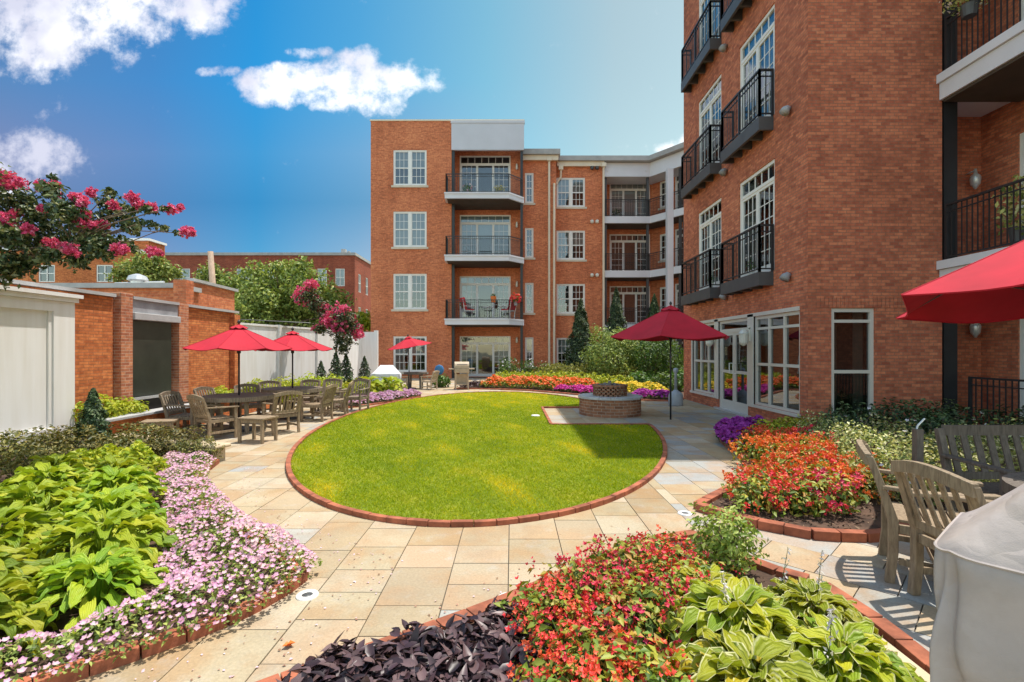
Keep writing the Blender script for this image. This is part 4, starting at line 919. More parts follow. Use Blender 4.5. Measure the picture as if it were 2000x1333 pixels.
# foreground screen
FS = empty('screen_panel', (-7.0, 6.0, 0), 0, 'large plain pale grey screen panel at the far left edge', 'screen')
w_ = MB(); w_.box(-7.10, -7.04, 1.0, 7.84, 0.2, 2.30); w_.build('panel', M['fence'], FS, world=True)
w_ = MB(); w_.box(-7.10, -6.99, 7.50, 7.86, 0.2, 2.30); w_.box(-7.10, -6.99, 6.15, 6.32, 0.2, 2.3) if False else None
w_.box(-7.10, -6.99, 1.0, 7.50, 2.14, 2.30); w_.box(-7.10, -6.99, 1.0, 7.50, 0.2, 0.36); w_.box(-7.038, -7.015, 7.44, 7.497, 0.36, 2.14); w_.box(-7.10, -6.99, 4.2, 4.4, 0.36, 2.14)
w_.build('frame', M['fence'], FS, world=True)
w_ = MB(); [w_.box(-7.039, -7.034, y_-0.012, y_+0.012, 0.36, 2.14) for y_ in (5.0, 6.22)]; w_.build('batten', M['fence'], FS, world=True)
w_ = MB(); w_.box(-7.12, -6.95, 0.9, 7.89, 2.303, 2.37); w_.box(-7.12, -6.91, 0.9, 7.93, 2.373, 2.43); w_.build('cornice', M['fence'], FS, world=True)
# rear white fence
WF = empty('white_fence', (-8.0, 20, 0), 0, 'tall off white panel fence behind the red umbrellas', 'fence')
fa = Vector((-9.1, 15.8)); fb = Vector((-7.45, 24.0)); fd = (fb-fa)
for i in range(7):
    a = fa+fd*i/7; b = fa+fd*(i+1)/7; w_ = MB(); w_.bar((a.x, a.y, 1.2), (b.x, b.y, 1.2), 0.05, 2.38); w_.build('panel', M['fence'], WF, world=True)
for i in (0, 2, 4, 6, 7):
    a = fa+fd*i/7; w_ = MB(); w_.box(a.x-0.09, a.x+0.09, a.y-0.09, a.y+0.09, 0, 2.47); w_.build('post', M['white'], WF, world=True)
w_ = MB(); w_.bar((fa.x, fa.y, 2.42), (fb.x, fb.y, 2.42), 0.12, 0.07); w_.build('top_rail', M['fence'], WF, world=True)
w_ = MB(); w_.box(-7.36, -6.72, 23.98, 24.04, 0, 2.43); w_.build('panel', M['fence'], WF, world=True)
w_ = MB(); w_.box(-6.72, -6.55, 23.92, 24.1, 0, 2.5); w_.build('post', M['fence'], WF, world=True)

# ---------------------------------------------------------------- far buildings beyond the wall
B1 = empty('brick_apartments', (-20, 45, 0), 0, 'long dark red brick apartment block far behind the trees with white windows', 'building')
w_ = MB(); wl = []
for px in (385, 462, 508, 568): wl.append((X_at(px, 45)+33, 1.45))
for px in (620, 655): wl.append((X_at(px, 45)+33, 0.85))
for px in (340,): wl.append((X_at(px, 45)+33, 1.45))
ops = [(u, u+w2, 7.4, 9.0) for u, w2 in wl] + [(u, u+w2, 4.2, 5.8) for u, w2 in wl]
wall(w_, -33, 45, 1, 0, 18.6, -0.05, 10.2, ops[:0]+sorted(ops), 0.15)
so_ = [(u, u+0.8, z, z+1.7) for u in (1.1, 3.4) for z in (7.0, 3.9, 1.0)]
wall(w_, -14.4, 45, 0, 1, 12, -0.05, 10.2, so_, 0.15); w_.build('wall', M['brick_back'], B1, world=True)
for u, u2, z, z2_ in ops: put_window(B1, 'plain', u2-u, 1.6, -33, 45, 1, 0, u, z, blind=0.6)
for u, u2, z, z2_ in so_: put_window(B1, 'plain', 0.8, 1.7, -14.4, 45, 0, 1, u, z, blind=0.6)
r_ = MB(); r_.box(-33, -14.3, 44.85, 57, 10.2, 10.45); r_.box(-16.0, -15.6, 46, 46.4, 10.45, 11.0); r_.box(-15.4, -15.2, 46, 46.2, 10.45, 10.8); r_.build('roof_edge', M['roofgrey'], B1, world=True)
i_ = MB(); plane(i_, -33, 45, 1, 0, 18, 0, 10, 0.7); plane(i_, -14.4, 45.5, 0, 1, 10, 0, 10, 0.7); i_.build('interior', M['interior'], B1, world=True)
B2 = empty('orange_brick_house', (-25, 30, 0), 0, 'orange brick building with white cornice behind the crape myrtle at left', 'building')
w_ = MB(); xs = X_at(255, 30); ops = [(X_at(188, 30)+32, X_at(188, 30)+33.0, 5.7, 6.75), (X_at(75, 30)+32, X_at(75, 30)+33.0, 5.7, 6.75)]
wall(w_, -32, 30, 1, 0, xs+32, -0.05, 7.6, ops, 0.12); wall(w_, xs, 30, 0, 1, 1.6, -0.05, 7.6)
wall(w_, -31, 32.5, 1, 0, X_at(322, 34)+31, 6, 8.75, [(X_at(272, 32.5)+31, X_at(272, 32.5)+32.1, 7.2, 8.2)], 0.12); wall(w_, X_at(322, 34), 32.5, 0, 1, 1.5, 5, 8.75)
w_.build('wall', M['brick_wall'], B2, world=True)
for u, u2, z, z2_ in ops: put_window(B2, 'plain', 1.0, 1.05, -32, 30, 1, 0, u, z)
put_window(B2, 'plain', 1.1, 1.0, -31, 32.5, 1, 0, X_at(272, 32.5)+31, 7.2)
r_ = MB(); r_.box(-32, xs+0.15, 29.85, 31.6, 7.6, 7.75); r_.box(-31, X_at(322, 34)+0.15, 32.3, 34, 8.75, 8.9); r_.build('cornice', M['white'], B2, world=True)
i_ = MB(); plane(i_, -31, 30, 1, 0, xs+31, 0, 7.5, 0.6); plane(i_, -31, 32.5, 1, 0, X_at(322, 34)+31, 5, 8.7, 0.6); i_.build('interior', M['interior'], B2, world=True)
B3 = empty('brick_outbuilding', (-11, 13.5, 0), 0, 'low brick outbuilding with grey coping just beyond the garden wall', 'building')
w_ = MB(); wall(w_, -14.0, 12.5, 1, 0, 5.4, -0.05, 3.12, [(4.05, 4.42, 2.32, 2.78)], 0.1); wall(w_, -8.6, 12.5, 0, 1, 1.0, -0.05, 3.12); wall(w_, -10.0, 13.5, 1, 0, 1.25, -0.05, 3.3); wall(w_, -8.75, 13.5, 0, 1, 2.0, -0.05, 3.4); w_.build('wall', M['brick_far'], B3, world=True)
w_ = MB(); w_.box(-14.1, -8.52, 12.38, 13.5, 3.12, 3.24); w_.box(-14.1, -9.8, 13.5, 16, 3.12, 3.24); w_.bar((-8.78, 13.42, 3.47), (-8.78, 15.6, 3.43), 0.2, 0.08); w_.build('coping', M['stone_cap'], B3, world=True)
w_ = MB(); w_.box(-8.52, -8.2, 12.36, 12.66, 0, 3.32); w_.build('chimney', M['brick_far'], B3, world=True)
put_window(B3, 'plain', 0.37, 0.46, -14, 12.5, 1, 0, 4.05, 2.32)
v_ = MB(); v_.lathe([(0.16, 0), (0.16, 0.12), (0.24, 0.16), (0.20, 0.26), (0.05, 0.32)], (-9.9, 13.0, 3.24), 12); v_.tube([(-10.5, 13, 3.3), (-9.2, 13, 3.34)], 0.035, 6); v_.build('roof_vent', M['silver'], B3, world=True)
x0, y0 = X_at(422, 21), 21
t = empty('utility_pole', (x0, y0, 0), 0, 'leaning bare wooden utility pole behind the garden wall', 'pole')
m_ = MB(); m_.tube([(0, 0, 0), (-0.02, 0, 2.5), (X_at(411, 21)-x0, 0, 5.75)], [0.16, 0.14, 0.11], 12); m_.build('pole', M['pole_wood'], t, smooth=True)
# overhead wire from the pole
m_ = MB(); pts = []
a = Vector((X_at(411, 21), 21, 5.2)); b = Vector((-6.0, 27.0, 2.0))
m_.tube([(-12.85, 21, 3.6), (-11.5, 19.5, 3.05), (-10.5, 18.2, 2.7), (-8.0, 19.5, 2.62)], 0.018, 5); tag(m_.build('overhead_wire', M['black']), 'thin dark cable sagging from the utility pole to the white fence', 'cable')
# ---------------------------------------------------------------- furniture
def make_chair(name='garden_chair', mat='wood', label='', loc=(0,0,0), rz=0, s=1.0, group=None, lean=0.13):
    t = empty(name, loc, rz, label, 'chair', group); t.scale = (s, s, s); m = M[mat]
    hw, yb, yf = 0.26, -0.24, 0.25
    b = 0.006
    for sx in (-1, 1):
        q = MB(); x = sx*hw; q.add([], [])
        pts = [(x, yb-0.02, 0), (x, yb, 0.20), (x, yb, 0.42), (x, yb-lean*0.55, 0.66), (x, yb-lean, 0.83)]
        vs = []; ws = [0.055, 0.055, 0.058, 0.05, 0.042]
        for (px_, py_, pz_), w in zip(pts, ws): vs += [(px_-0.024, py_-w/2, pz_), (px_+0.024, py_-w/2, pz_), (px_+0.024, py_+w/2, pz_), (px_-0.024, py_+w/2, pz_)]
        fs = [(3,2,1,0), (16,17,18,19)]
        for i in range(4):
            for k in range(4): fs.append((i*4+k, i*4+(k+1) % 4, (i+1)*4+(k+1) % 4, (i+1)*4+k))
        q.add(vs, fs); q.build('leg', m, t, bevel=b)
        q = MB(); q.bar((x, yf, 0), (x, yf, 0.60), 0.048, 0.05, (0,1,0)); q.build('leg', m, t, bevel=b)
        q = MB(); xa = x+sx*0.012
        pa = [(xa, yb-0.06, 0.632), (xa, yb+0.12, 0.628), (xa, 0.1, 0.618), (xa, yf+0.05, 0.612)]; wd = [0.04, 0.055, 0.07, 0.06]
        vs = []
        for (px_, py_, pz_), w in zip(pa, wd): vs += [(px_-w/2, py_, pz_-0.013), (px_+w/2, py_, pz_-0.013), (px_+w/2, py_, pz_+0.013), (px_-w/2, py_, pz_+0.013)]
        fs = [(3,2,1,0), (12,13,14,15)]
        for i in range(3):
            for k in range(4): fs.append((i*4+k, i*4+(k+1) % 4, (i+1)*4+(k+1) % 4, (i+1)*4+k))
        q.add(vs, fs); q.build('armrest', m, t, bevel=b)
    q = MB()
    for i in range(6): y = yb+0.06+i*0.078; q.box(-hw+0.03, hw-0.03, y-0.034, y+0.034, 0.40-0.012*math.sin(i/5*math.pi), 0.42-0.012*math.sin(i/5*math.pi))
    q.box(-hw+0.024, hw-0.024, yf-0.015, yf+0.012, 0.335, 0.395); q.box(-hw+0.024, hw-0.024, yb-0.012, yb+0.015, 0.335, 0.395)
    for sx in (-1, 1): q.box(sx*hw-0.012, sx*hw+0.012, yb+0.03, yf-0.026, 0.335, 0.395)
    q.build('seat', m, t, bevel=0.004)
    q = MB()
    for sx in (-1, 1): q.box(sx*hw-0.014, sx*hw+0.014, yb+0.03, yf-0.026, 0.13, 0.17)
    q.box(-hw+0.015, hw-0.015, -0.02, 0.01, 0.132, 0.168); q.build('stretcher', m, t)
    q = MB(); n_ = 10; by = lambda z: yb - lean*(z-0.42)/0.41
    zt = lambda u: 0.845+0.045*math.cos(u*math.pi/2); cu = lambda u: -0.025*(1-u*u)
    for i in range(n_):
        u0, u1 = -1+2*i/n_, -1+2*(i+1)/n_; vs = []
        for u in (u0, u1):
            x = u*(hw+0.02); z = zt(u); y = by(z)+cu(u)
            vs += [(x, y-0.018, z-0.075), (x, y+0.018, z-0.075), (x, y+0.018, z), (x, y-0.018, z)]
        q.add(vs, [(0,1,2,3), (7,6,5,4), (0,4,5,1), (1,5,6,2), (2,6,7,3), (3,7,4,0)] )
    for i in range(7):
        u = (i-3)/3.6; x = u*hw; z1 = zt(u)-0.07; q.bar((x, by(0.47), 0.47), (x, by(z1)+cu(u), z1), 0.034, 0.014, (0,1,0))
    q.box(-hw+0.02, hw-0.02, by(0.46)-0.013, by(0.46)+0.013, 0.43, 0.485)
    q.build('backrest', m, t, bevel=0.003); return t
GD = 'slatted wooden armchairs round the left dining tables'
ch = make_chair('garden_chair', 'wood', 'weathered wooden armchair in right foreground with its slatted back next to the draped cover', (2.81, 2.86, 0), R(-90), 1.0, 'teak armchairs on the right terrace')
ch2 = dup(ch, (2.88, 3.36, 0), R(-123), 'wooden armchair seen side on in right foreground beside the orange flower bed')
cl = make_chair('garden_chair', 'wood', 'sunlit tan armchair nearest the camera with its back to us at the left table', (-5.2, 8.62, 0), R(-32), 0.9, GD)
for lab, x, y, rz in (('armchair turned three quarters away at the right side of the nearer dining table', -4.35, 9.25, 48),
        ('armchair seen from the side below the right edge of the rear left umbrella', -4.3, 10.85, 85),
        ('armchair just behind another at the right end of the rear dining table', -4.2, 11.75, 102)):
    dup(cl, (x, y, 0), R(rz), lab)
cg = make_chair('garden_chair', 'wood_grey', 'dark grey leftmost armchair beside the low brick seat wall', (-5.92, 8.98, 0), R(-90), 0.9, GD)
for lab, x, y, rz in (('grey armchair facing us in front of the right brick pier', -5.98, 10.0, -100), ('grey armchair half hidden behind the nearer umbrella pole', -5.7, 10.7, -140),
        ('grey armchair with slatted back left of the second umbrella pole by the white fence', -5.8, 11.75, -155), ('grey armchair facing us directly behind the second umbrella pole', -5.15, 12.25, 180),
        ('dark grey armchair behind the rear table facing us near the small evergreens', -4.72, 12.6, 178), ('grey armchair facing us farthest right of the left dining group', -3.98, 12.5, 170)):
    dup(cg, (x, y, 0), R(rz), lab)
def make_table(x, y, r, label, group=None, mat='wood_grey', h=0.68):
    t = empty('dining_table', (x, y, 0), 0, label, 'table', group); m = M[mat]
    q = MB(); n_ = 11
    for i in range(n_):
        xx = -r+2*r*(i+0.5)/n_; w = 2*r/n_*0.93; L_ = math.sqrt(max(0.02, r*r-min(abs(xx)+w/2, r*0.985)**2)); q.box(xx-w/2, xx+w/2, -L_, L_, h-0.028, h)
    q.lathe([(r-0.05, h-0.075), (r+0.004, h-0.075), (r+0.004, h+0.002), (r-0.05, h+0.002), (r-0.05, h-0.075)], n=36, closed=False); q.build('tabletop', m, t)
    for a in (45, 135, 225, 315):
        cx_, cy_ = math.cos(R(a))*r*0.68, math.sin(R(a))*r*0.68; q = MB(); q.bar((cx_*1.1, cy_*1.1, 0), (cx_, cy_, h-0.03), 0.06, 0.06); q.build('leg', m, t, bevel=0.005)
    q = MB(); q.bar((-r*.48, -r*.48, h-0.06), (r*.48, r*.48, h-0.06), 0.04, 0.055); q.bar((-r*.48, r*.48, h-0.062), (r*.48, -r*.48, h-0.062), 0.04, 0.055); q.build('apron', m, t); return t
make_table(-5.25, 9.45, 0.64, 'round grey slatted table under the nearer of the two left red umbrellas', 'round tables on the left terrace')
make_table(-5.0, 11.2, 0.64, 'round grey slatted table under the rear of the two left red umbrellas', 'round tables on the left terrace')
make_table(3.72, 2.95, 0.55, 'dark wooden table at the right edge behind the draped cover', mat='wood_dark')
def side_table(x, y, rz, label, w=0.5, d=0.4, h=0.42):
    t = empty('side_table', (x, y, 0), rz, label, 'side table', 'small wooden side tables'); m = M['wood']
    q = MB()
    for i in range(6): yy_ = -d/2+d*(i+0.5)/6; q.box(-w/2+0.045, w/2-0.045, yy_-d/12+0.003, yy_+d/12-0.003, h-0.024, h-0.002)
    q.box(-w/2, -w/2+0.042, -d/2, d/2, h-0.028, h); q.box(w/2-0.042, w/2, -d/2, d/2, h-0.028, h); q.build('tabletop', m, t, bevel=0.003)
    for sx in (-1, 1):
        for sy in (-1, 1): q = MB(); q.box(sx*(w/2-0.035)-0.022, sx*(w/2-0.035)+0.022, sy*(d/2-0.035)-0.022, sy*(d/2-0.035)+0.022, 0, h-0.03); q.build('leg', m, t, bevel=0.004)
    q = MB(); q.box(-w/2+0.05, w/2-0.05, -d/2+0.025, -d/2+0.045, h-0.085, h-0.03); q.box(-w/2+0.05, w/2-0.05, d/2-0.045, d/2-0.025, h-0.085, h-0.03); q.build('apron', m, t)
side_table(-4.3, 8.32, R(-12), 'small wooden side table on the paving right of the nearest left armchair')
side_table(-5.98, 8.35, R(20), 'small wooden side table tucked against the low brick seat wall', h=0.36)
# bench at right
bt = empty('garden_bench', (4.48, 4.0, 0), R(180), 'dark slatted garden bench at the right edge before the flowering shrubs', 'bench'); m = M['wood_dark']
for sx in (-0.72, 0.72):
    q = MB(); q.bar((sx, -0.2, 0), (sx, -0.22, 0.42), 0.055, 0.055, (0,1,0)); q.bar((sx, -0.22, 0.42), (sx, -0.33, 0.86), 0.055, 0.05, (0,1,0)); q.build('leg', m, bt, bevel=0.005)
    q = MB(); q.bar((sx, 0.26, 0), (sx, 0.26, 0.61), 0.055, 0.055, (0,1,0)); q.build('leg', m, bt, bevel=0.005)
    q = MB(); q.bar((sx, -0.28, 0.635), (sx, 0.31, 0.625), 0.075, 0.026); q.build('armrest', m, bt, bevel=0.006)
q = MB()
for i in range(6): y = -0.17+i*0.08; q.box(-0.69, 0.69, y-0.034, y+0.034, 0.40, 0.42)
q.box(-0.69, 0.69, 0.245, 0.27, 0.33, 0.398); q.box(-0.69, 0.69, -0.21, -0.185, 0.33, 0.398); q.build('seat', m, bt)
q = MB(); q.bar((-0.69, -0.325, 0.845), (0.69, -0.325, 0.845), 0.03, 0.09); q.bar((-0.69, -0.235, 0.47), (0.69, -0.235, 0.47), 0.03, 0.06)
for i in range(12): x = -0.63+i*1.26/11; q.bar((x, -0.235, 0.48), (x, -0.32, 0.81), 0.055, 0.014, (0,1,0))
q.build('backrest', m, bt)

def umbrella(x, y, r, zr, za, label, group=None, ribs=6, a0=0.0, base=True, z0=0.0, tilt=(0,0), mat='canopy', hang=0.05, pz=0.0):
    t = empty('patio_umbrella', (x, y, pz), 0, label, 'umbrella', group)
    rot = Matrix.Rotation(tilt[0], 4, 'X') @ Matrix.Rotation(tilt[1], 4, 'Y'); piv = Vector((0, 0, zr-pz))
    T_ = lambda p: (rot @ (Vector(p)-piv)) + piv
    def rim(a):      # polygon radius factor between ribs
        k = 2*math.pi/ribs; m_ = (a-a0) % k - k/2; c = math.cos(k/2)/math.cos(m_); s_ = math.cos(m_/(k/2)*math.pi/2)
        return c, s_
    na = ribs*8; nr = 12; vs = [T_((0, 0, za-pz))]; fs = []
    for j in range(1, nr+1):
        q = j/nr
        for i in range(na):
            a = a0+2*math.pi*i/na; c, s_ = rim(a); rad = r*q*(c*(1-0.05*s_*q)); z = za-(za-zr)*(q**1.06) - s_*q*q*hang*1.4 - 0.03*math.sin(q*math.pi)*(1-0.4*s_)*0.5
            vs.append(T_((rad*math.cos(a), rad*math.sin(a), z-pz)))
    for i in range(na): fs.append((0, 1+i, 1+(i+1) % na))
    for j in range(nr-1):
        for i in range(na): fs.append((1+j*na+i, 1+(j+1)*na+i, 1+(j+1)*na+(i+1) % na, 1+j*na+(i+1) % na))
    b0 = len(vs)
    for i in range(na):
        p = vs[1+(nr-1)*na+i]; vs.append(Vector((p[0]*0.992, p[1]*0.992, p[2]-0.012)))
    for i in range(na): fs.append((1+(nr-1)*na+i, b0+i, b0+(i+1) % na, 1+(nr-1)*na+(i+1) % na))
    q_ = MB(); q_.add(vs, fs); cn = q_.build('canopy', M[mat], t, smooth=False)
    vs_keep = vs
    vs = [T_((0, 0, za-pz+0.05))]; fs = []
    for j, q in ((1, 0.09), (2, 0.17)):
        for i in range(na):
            a = a0+2*math.pi*i/na; c, s_ = rim(a); rad = r*q*c; z = za-(za-zr)*(q**1.06)+0.045-0.012*s_*j; vs.append(T_((rad*math.cos(a), rad*math.sin(a), z-pz)))
    for i in range(na): fs += [(0, 1+i, 1+(i+1) % na), (1+i, 1+na+i, 1+na+(i+1) % na, 1+(i+1) % na)]
    q_ = MB(); q_.add(vs, fs); q_.build('vent_cap', M[mat], t)
    q_ = MB(); p = T_((0, 0, za-pz+0.05)); q_.lathe([(0.012, 0), (0.03, 0.02), (0.028, 0.05), (0.008, 0.08)], tuple(p), 12); q_.build('finial', M['black'], t, smooth=True)
    q_ = MB()
    for i in range(ribs):
        ii = i*8; q_.tube([vs_keep[0]]+[vs_keep[1+j*na+ii]+Vector((0, 0, 0.003)) for j in range(nr)], 0.0045, 4)
    q_.build('seam', M['canopy'], t)
    for i in range(ribs):
        a = a0+2*math.pi*i/ribs; q_ = MB(); f_ = lambda q, dz: T_((r*q*math.cos(a), r*q*math.sin(a), za-(za-zr)*(q**1.06)-pz-dz))
        q_.tube([f_(0.04, 0.03), f_(0.5, 0.03), f_(0.985, 0.012)], 0.009, 6); q_.tube([f_(0.55, 0.035), T_((0.03*math.cos(a), 0.03*math.sin(a), zr-pz-0.08+0.05))], 0.007, 6); q_.build('rib', M['charcoal'], t)
    q_ = MB(); q_.cyl((0, 0, z0-pz), tuple(T_((0, 0, za-pz+0.02))), 0.02 if r > 1.1 else 0.017, n=12); q_.lathe([(0.035, 0), (0.035, 0.08)], (0, 0, zr-pz-0.1), 10); q_.build('pole', M['black'], t, smooth=True)
    if base: q_ = MB(); q_.lathe([(0.27, 0), (0.27, 0.03), (0.24, 0.05), (0.05, 0.07), (0.035, 0.2), (0.0, 0.2)], n=24, closed=False); q_.build('base', M['charcoal'], t, smooth=False)
    return t
umbrella(3.53, 10.94, 1.36, 1.84, 2.50, 'large deep red umbrella on a black pole beside the round brick fire pit', ribs=6, a0=R(184), base=False)
umbrella(-5.25, 9.45, 0.97, 1.585, 2.00, 'red umbrella over the nearer left table in front of the brick wall', 'pair of red umbrellas over the left tables', ribs=8, a0=R(10), hang=0.03)
umbrella(-5.0, 11.2, 0.86, 1.575, 1.94, 'red umbrella over the rear left table in front of the white fence', 'pair of red umbrellas over the left tables', ribs=8, a0=R(14), hang=0.03)
umbrella(-4.06, 19.5, 0.90, 1.70, 2.05, 'small distant red umbrella tilted in front of the ground floor window', ribs=6, a0=R(0), tilt=(R(4), R(-9)), hang=0.02)
umbrella(4.735, 4.07, 1.40, 2.04, 2.66, 'bright red umbrella cut by the right edge of the picture', ribs=6, a0=R(173.6), tilt=(R(-6.5), 0), hang=0.05)

# fire pit
FP = empty('fire_pit', (2.37, 11.9, 0), 0, 'round brown brick fire pit with a raised lattice brick ring on its platform', 'fire pit')
MB().lathe([(0.735, -0.02), (0.735, 0.40)], n=64, closed=False).build('base_ring', M['brick_pit'], FP)
q = MB(); n_ = 18
for i in range(n_):
    a0_, a1_ = 2*math.pi*(i+0.01)/n_, 2*math.pi*(i+0.99)/n_; vs = []; k_ = 4
    for j in range(k_+1):
        a = a0_+(a1_-a0_)*j/k_
        for rr, zz in ((0.40, 0.40), (0.765, 0.40), (0.765, 0.452), (0.40, 0.452)): vs.append((rr*math.cos(a), rr*math.sin(a), zz))
    fs = [(0,1,2,3), tuple(4*k_+x for x in (3,2,1,0))]
    for j in range(k_):
        for k in range(4): fs.append((4*j+k, 4*j+(k+1) % 4, 4*j+4+(k+1) % 4, 4*j+4+k))
    q.add(vs, fs)
q.build('coping', M['stone_cap'], FP, bevel=0.006)
q = MB(); rows = 5
for rI in range(rows):
    n_ = 22; z0_ = 0.455+rI*0.046
    for i in range(n_):
        a = 2*math.pi*(i+0.5*(rI % 2))/n_; w = 0.40*math.pi*2/n_*0.62; d_ = Vector((math.cos(a), math.sin(a), 0)); tt = Vector((-math.sin(a), math.cos(a), 0)); c0 = d_*0.36+Vector((0, 0, z0_+0.021))
        q.bar(c0-tt*w/2, c0+tt*w/2, 0.09, 0.042)
q.lathe([(0.32, 0.455), (0.32, 0.68)], n=40, closed=False)
q.lathe([(0.31, 0.68), (0.425, 0.68), (0.425, 0.715), (0.31, 0.715), (0.31, 0.6), (0, 0.6)], n=44, closed=False); q.build('lattice_ring', M['brick_pit'], FP)
q = MB(); rg = random.Random(4)
for i in range(46):
    a = rg.random()*6.28; rr = 0.29*math.sqrt(rg.random()); s_ = rg.uniform(0.035, 0.07); z = 0.66+0.11*(1-rr/0.3)+rg.random()*0.02; c0 = Vector((rr*math.cos(a), rr*math.sin(a), z)); vs = []
    for k in range(8): d_ = Vector(((k & 1)*2-1, ((k >> 1) & 1)*2-1, ((k >> 2) & 1)*2-1)); vs.append(c0+Vector((d_.x*rg.uniform(.6, 1), d_.y*rg.uniform(.6, 1), d_.z*rg.uniform(.5, .9)))*s_*0.6)
    q.add(vs, [(0,2,3,1), (4,5,7,6), (0,1,5,4), (2,6,7,3), (0,4,6,2), (1,3,7,5)])
q.build('cinders', M['cinder'], FP)
# ash receptacle
x, y = 4.58, 13.75
t = empty('ash_receptacle', (x, y, 0), 0, 'grey long necked ash receptacle standing by the corner of the glazed ground floor', 'ash receptacle')
MB().lathe([(0.19, 0), (0.20, 0.03), (0.195, 0.28), (0.17, 0.35), (0.08, 0.40), (0.05, 0.44)], n=24).build('body', M['grey_metal'], t, smooth=True)
MB().lathe([(0.042, 0.44), (0.038, 0.90), (0.06, 0.93), (0.075, 0.98), (0.06, 1.03), (0.02, 1.05)], n=16).build('neck', M['grey_metal'], t, smooth=True)

# covered grills
def cover(name, loc, rz, w, d, hs, ht, label, mat, sx=0.7, seed=1, hoodx=0.0):
    t = empty(name, loc, rz, label, 'covered grill'); rg = np.random.default_rng(seed); nu, nv = 120, 26; ph = rg.random(8)*6.28; vs = []; fs = []
    def peri(u):   # rounded rectangle -1..1
        a = 2*math.pi*u; c, s_ = math.cos(a), math.sin(a); k = 0.13
        return (math.copysign(abs(c)**k, c), math.copysign(abs(s_)**k, s_))
    for j in range(nv):
        v = j/(nv-1)
        for i in range(nu):
            u = i/nu; x, y = peri(u)
            if v <= 0.6:
                q = v/0.6; z = 0.03+(hs-0.03)*q; fold = (1-q)**0.6; per = 0.022*math.sin(u*43+ph[0]+q*1.5+0.7*math.sin(u*17))*fold+0.016*math.sin(u*31+ph[1]-q*3)*(0.3+fold)+0.010*math.sin(u*13+q*9)*math.sin(q*math.pi)+0.008*math.sin(u*90+ph[2]+5*q)*fold
                sc = 1.0-0.035*math.sin(q*3.0)+0.03*fold; X_, Y_ = x*(w/2*sc+per*2), y*(d/2*sc+per*2)
                if q > 0.9: z -= 0.004*math.sin(u*40+ph[3])
            else:
                q = (v-0.6)/0.4; kx = 1-q*(1-sx); ky = 1-0.93*q; z = hs+(ht-hs)*q**0.95; z += 0.006*math.sin(x*9+ph[4]+q*4)*math.sin(y*7+ph[5])*math.sin(q*math.pi) - 0.012*math.sin(q*math.pi)
                X_, Y_ = x*w/2*kx*0.985+hoodx*q, y*d/2*ky*0.985
            vs.append((X_, Y_, z))
    for j in range(nv-1):
        for i in range(nu): fs.append((j*nu+i, j*nu+(i+1) % nu, (j+1)*nu+(i+1) % nu, (j+1)*nu+i))
    fs.append(tuple((nv-1)*nu+i for i in range(nu)))
    q_ = MB(); q_.add(vs, fs); o = q_.build('cover', M[mat], t, smooth=True)
    jr = round(0.6*(nv-1)); q_ = MB(); ring = [Vector(vs[jr*nu+i]) for i in range(0, nu, 2)]; q_.tube(ring+[ring[0]], 0.0055, 5); q_.build('seam', M[mat], t); q_ = MB(); ring = [Vector(vs[nu+i])*1.0 for i in range(0, nu, 2)]; q_.tube(ring+[ring[0]], 0.007, 5); q_.build('hem', M[mat], t)
    q_ = MB()
    for sxx in (-1, 1):
        for sy in (-1, 1): q_.lathe([(0.03, 0), (0.03, 0.05)], (sxx*(w/2-0.09), sy*(d/2-0.09), 0), 10)
    q_.build('wheels', M['black'], t); return t
e1 = Vector((0.77, 0.64)); e2 = Vector((0.64, -0.77)); c0 = Vector((1.50, 1.74))+e1*0.33+e2*0.66
cover('covered_grill', (c0.x, c0.y, 0), math.atan2(e2.y, e2.x), 1.34, 0.66, 0.84, 1.24, 'big pale pinkish grey fabric draped over a grill in the lower right corner', 'cover', sx=0.45, seed=3)
cover('covered_grill', (-4.72, 18.5, 0), R(8), 1.05, 0.6, 0.66, 0.98, 'small grill under a bright white cover beyond the lime hosta', 'cover_white', sx=0.45, seed=5)
# open tan grill by the building
t = empty('barbecue_grill', (-1.98, 19.3, 0), R(12), 'tan barbecue grill with side shelves before the ground floor patio door', 'grill'); m = M['tan_metal']
q = MB(); q.box(-0.28, 0.28, -0.2, 0.2, 0.66, 0.84); q.build('firebox', m, t, bevel=0.02)
q = MB(); n_ = 10; vs = []; fs = []
for i in range(n_+1):
    a = math.pi*i/n_; y, z = -0.2*math.cos(a), 0.842+0.25*math.sin(a)**0.8
    vs += [(-0.28, y, z), (0.28, y, z)]
fs = [(2*i, 2*i+1, 2*i+3, 2*i+2) for i in range(n_)]+[tuple(2*i for i in range(n_+1)), tuple(2*i+1 for i in range(n_, -1, -1))]; q.add(vs, fs); q.build('lid', m, t)
q = MB(); q.tube([(-0.2, -0.23, 0.98), (0.2, -0.23, 0.98)], 0.013, 8); q.build('handle', M['black'], t)
for sx in (-1, 1): q = MB(); q.box(min(sx*0.285, sx*0.5), max(sx*0.285, sx*0.5), -0.17, 0.17, 0.79, 0.825); q.build('side_shelf', m, t)
for sx in (-1, 1):
    for sy in (-1, 1): q = MB(); q.box(sx*0.24-0.02, sx*0.24+0.02, sy*0.16-0.02, sy*0.16+0.02, 0, 0.66); q.build('leg', m, t)
q = MB(); q.box(-0.24, 0.24, -0.16, 0.16, 0.2, 0.225); q.box(-0.22, 0.22, 0.14, 0.16, 0.225, 0.6); q.build('lower_shelf', m, t)
t = empty('garden_ornament', (-3.05, 20.6, 0), 0, 'blue oval garden ornament on a stake by the brick facade', 'ornament')
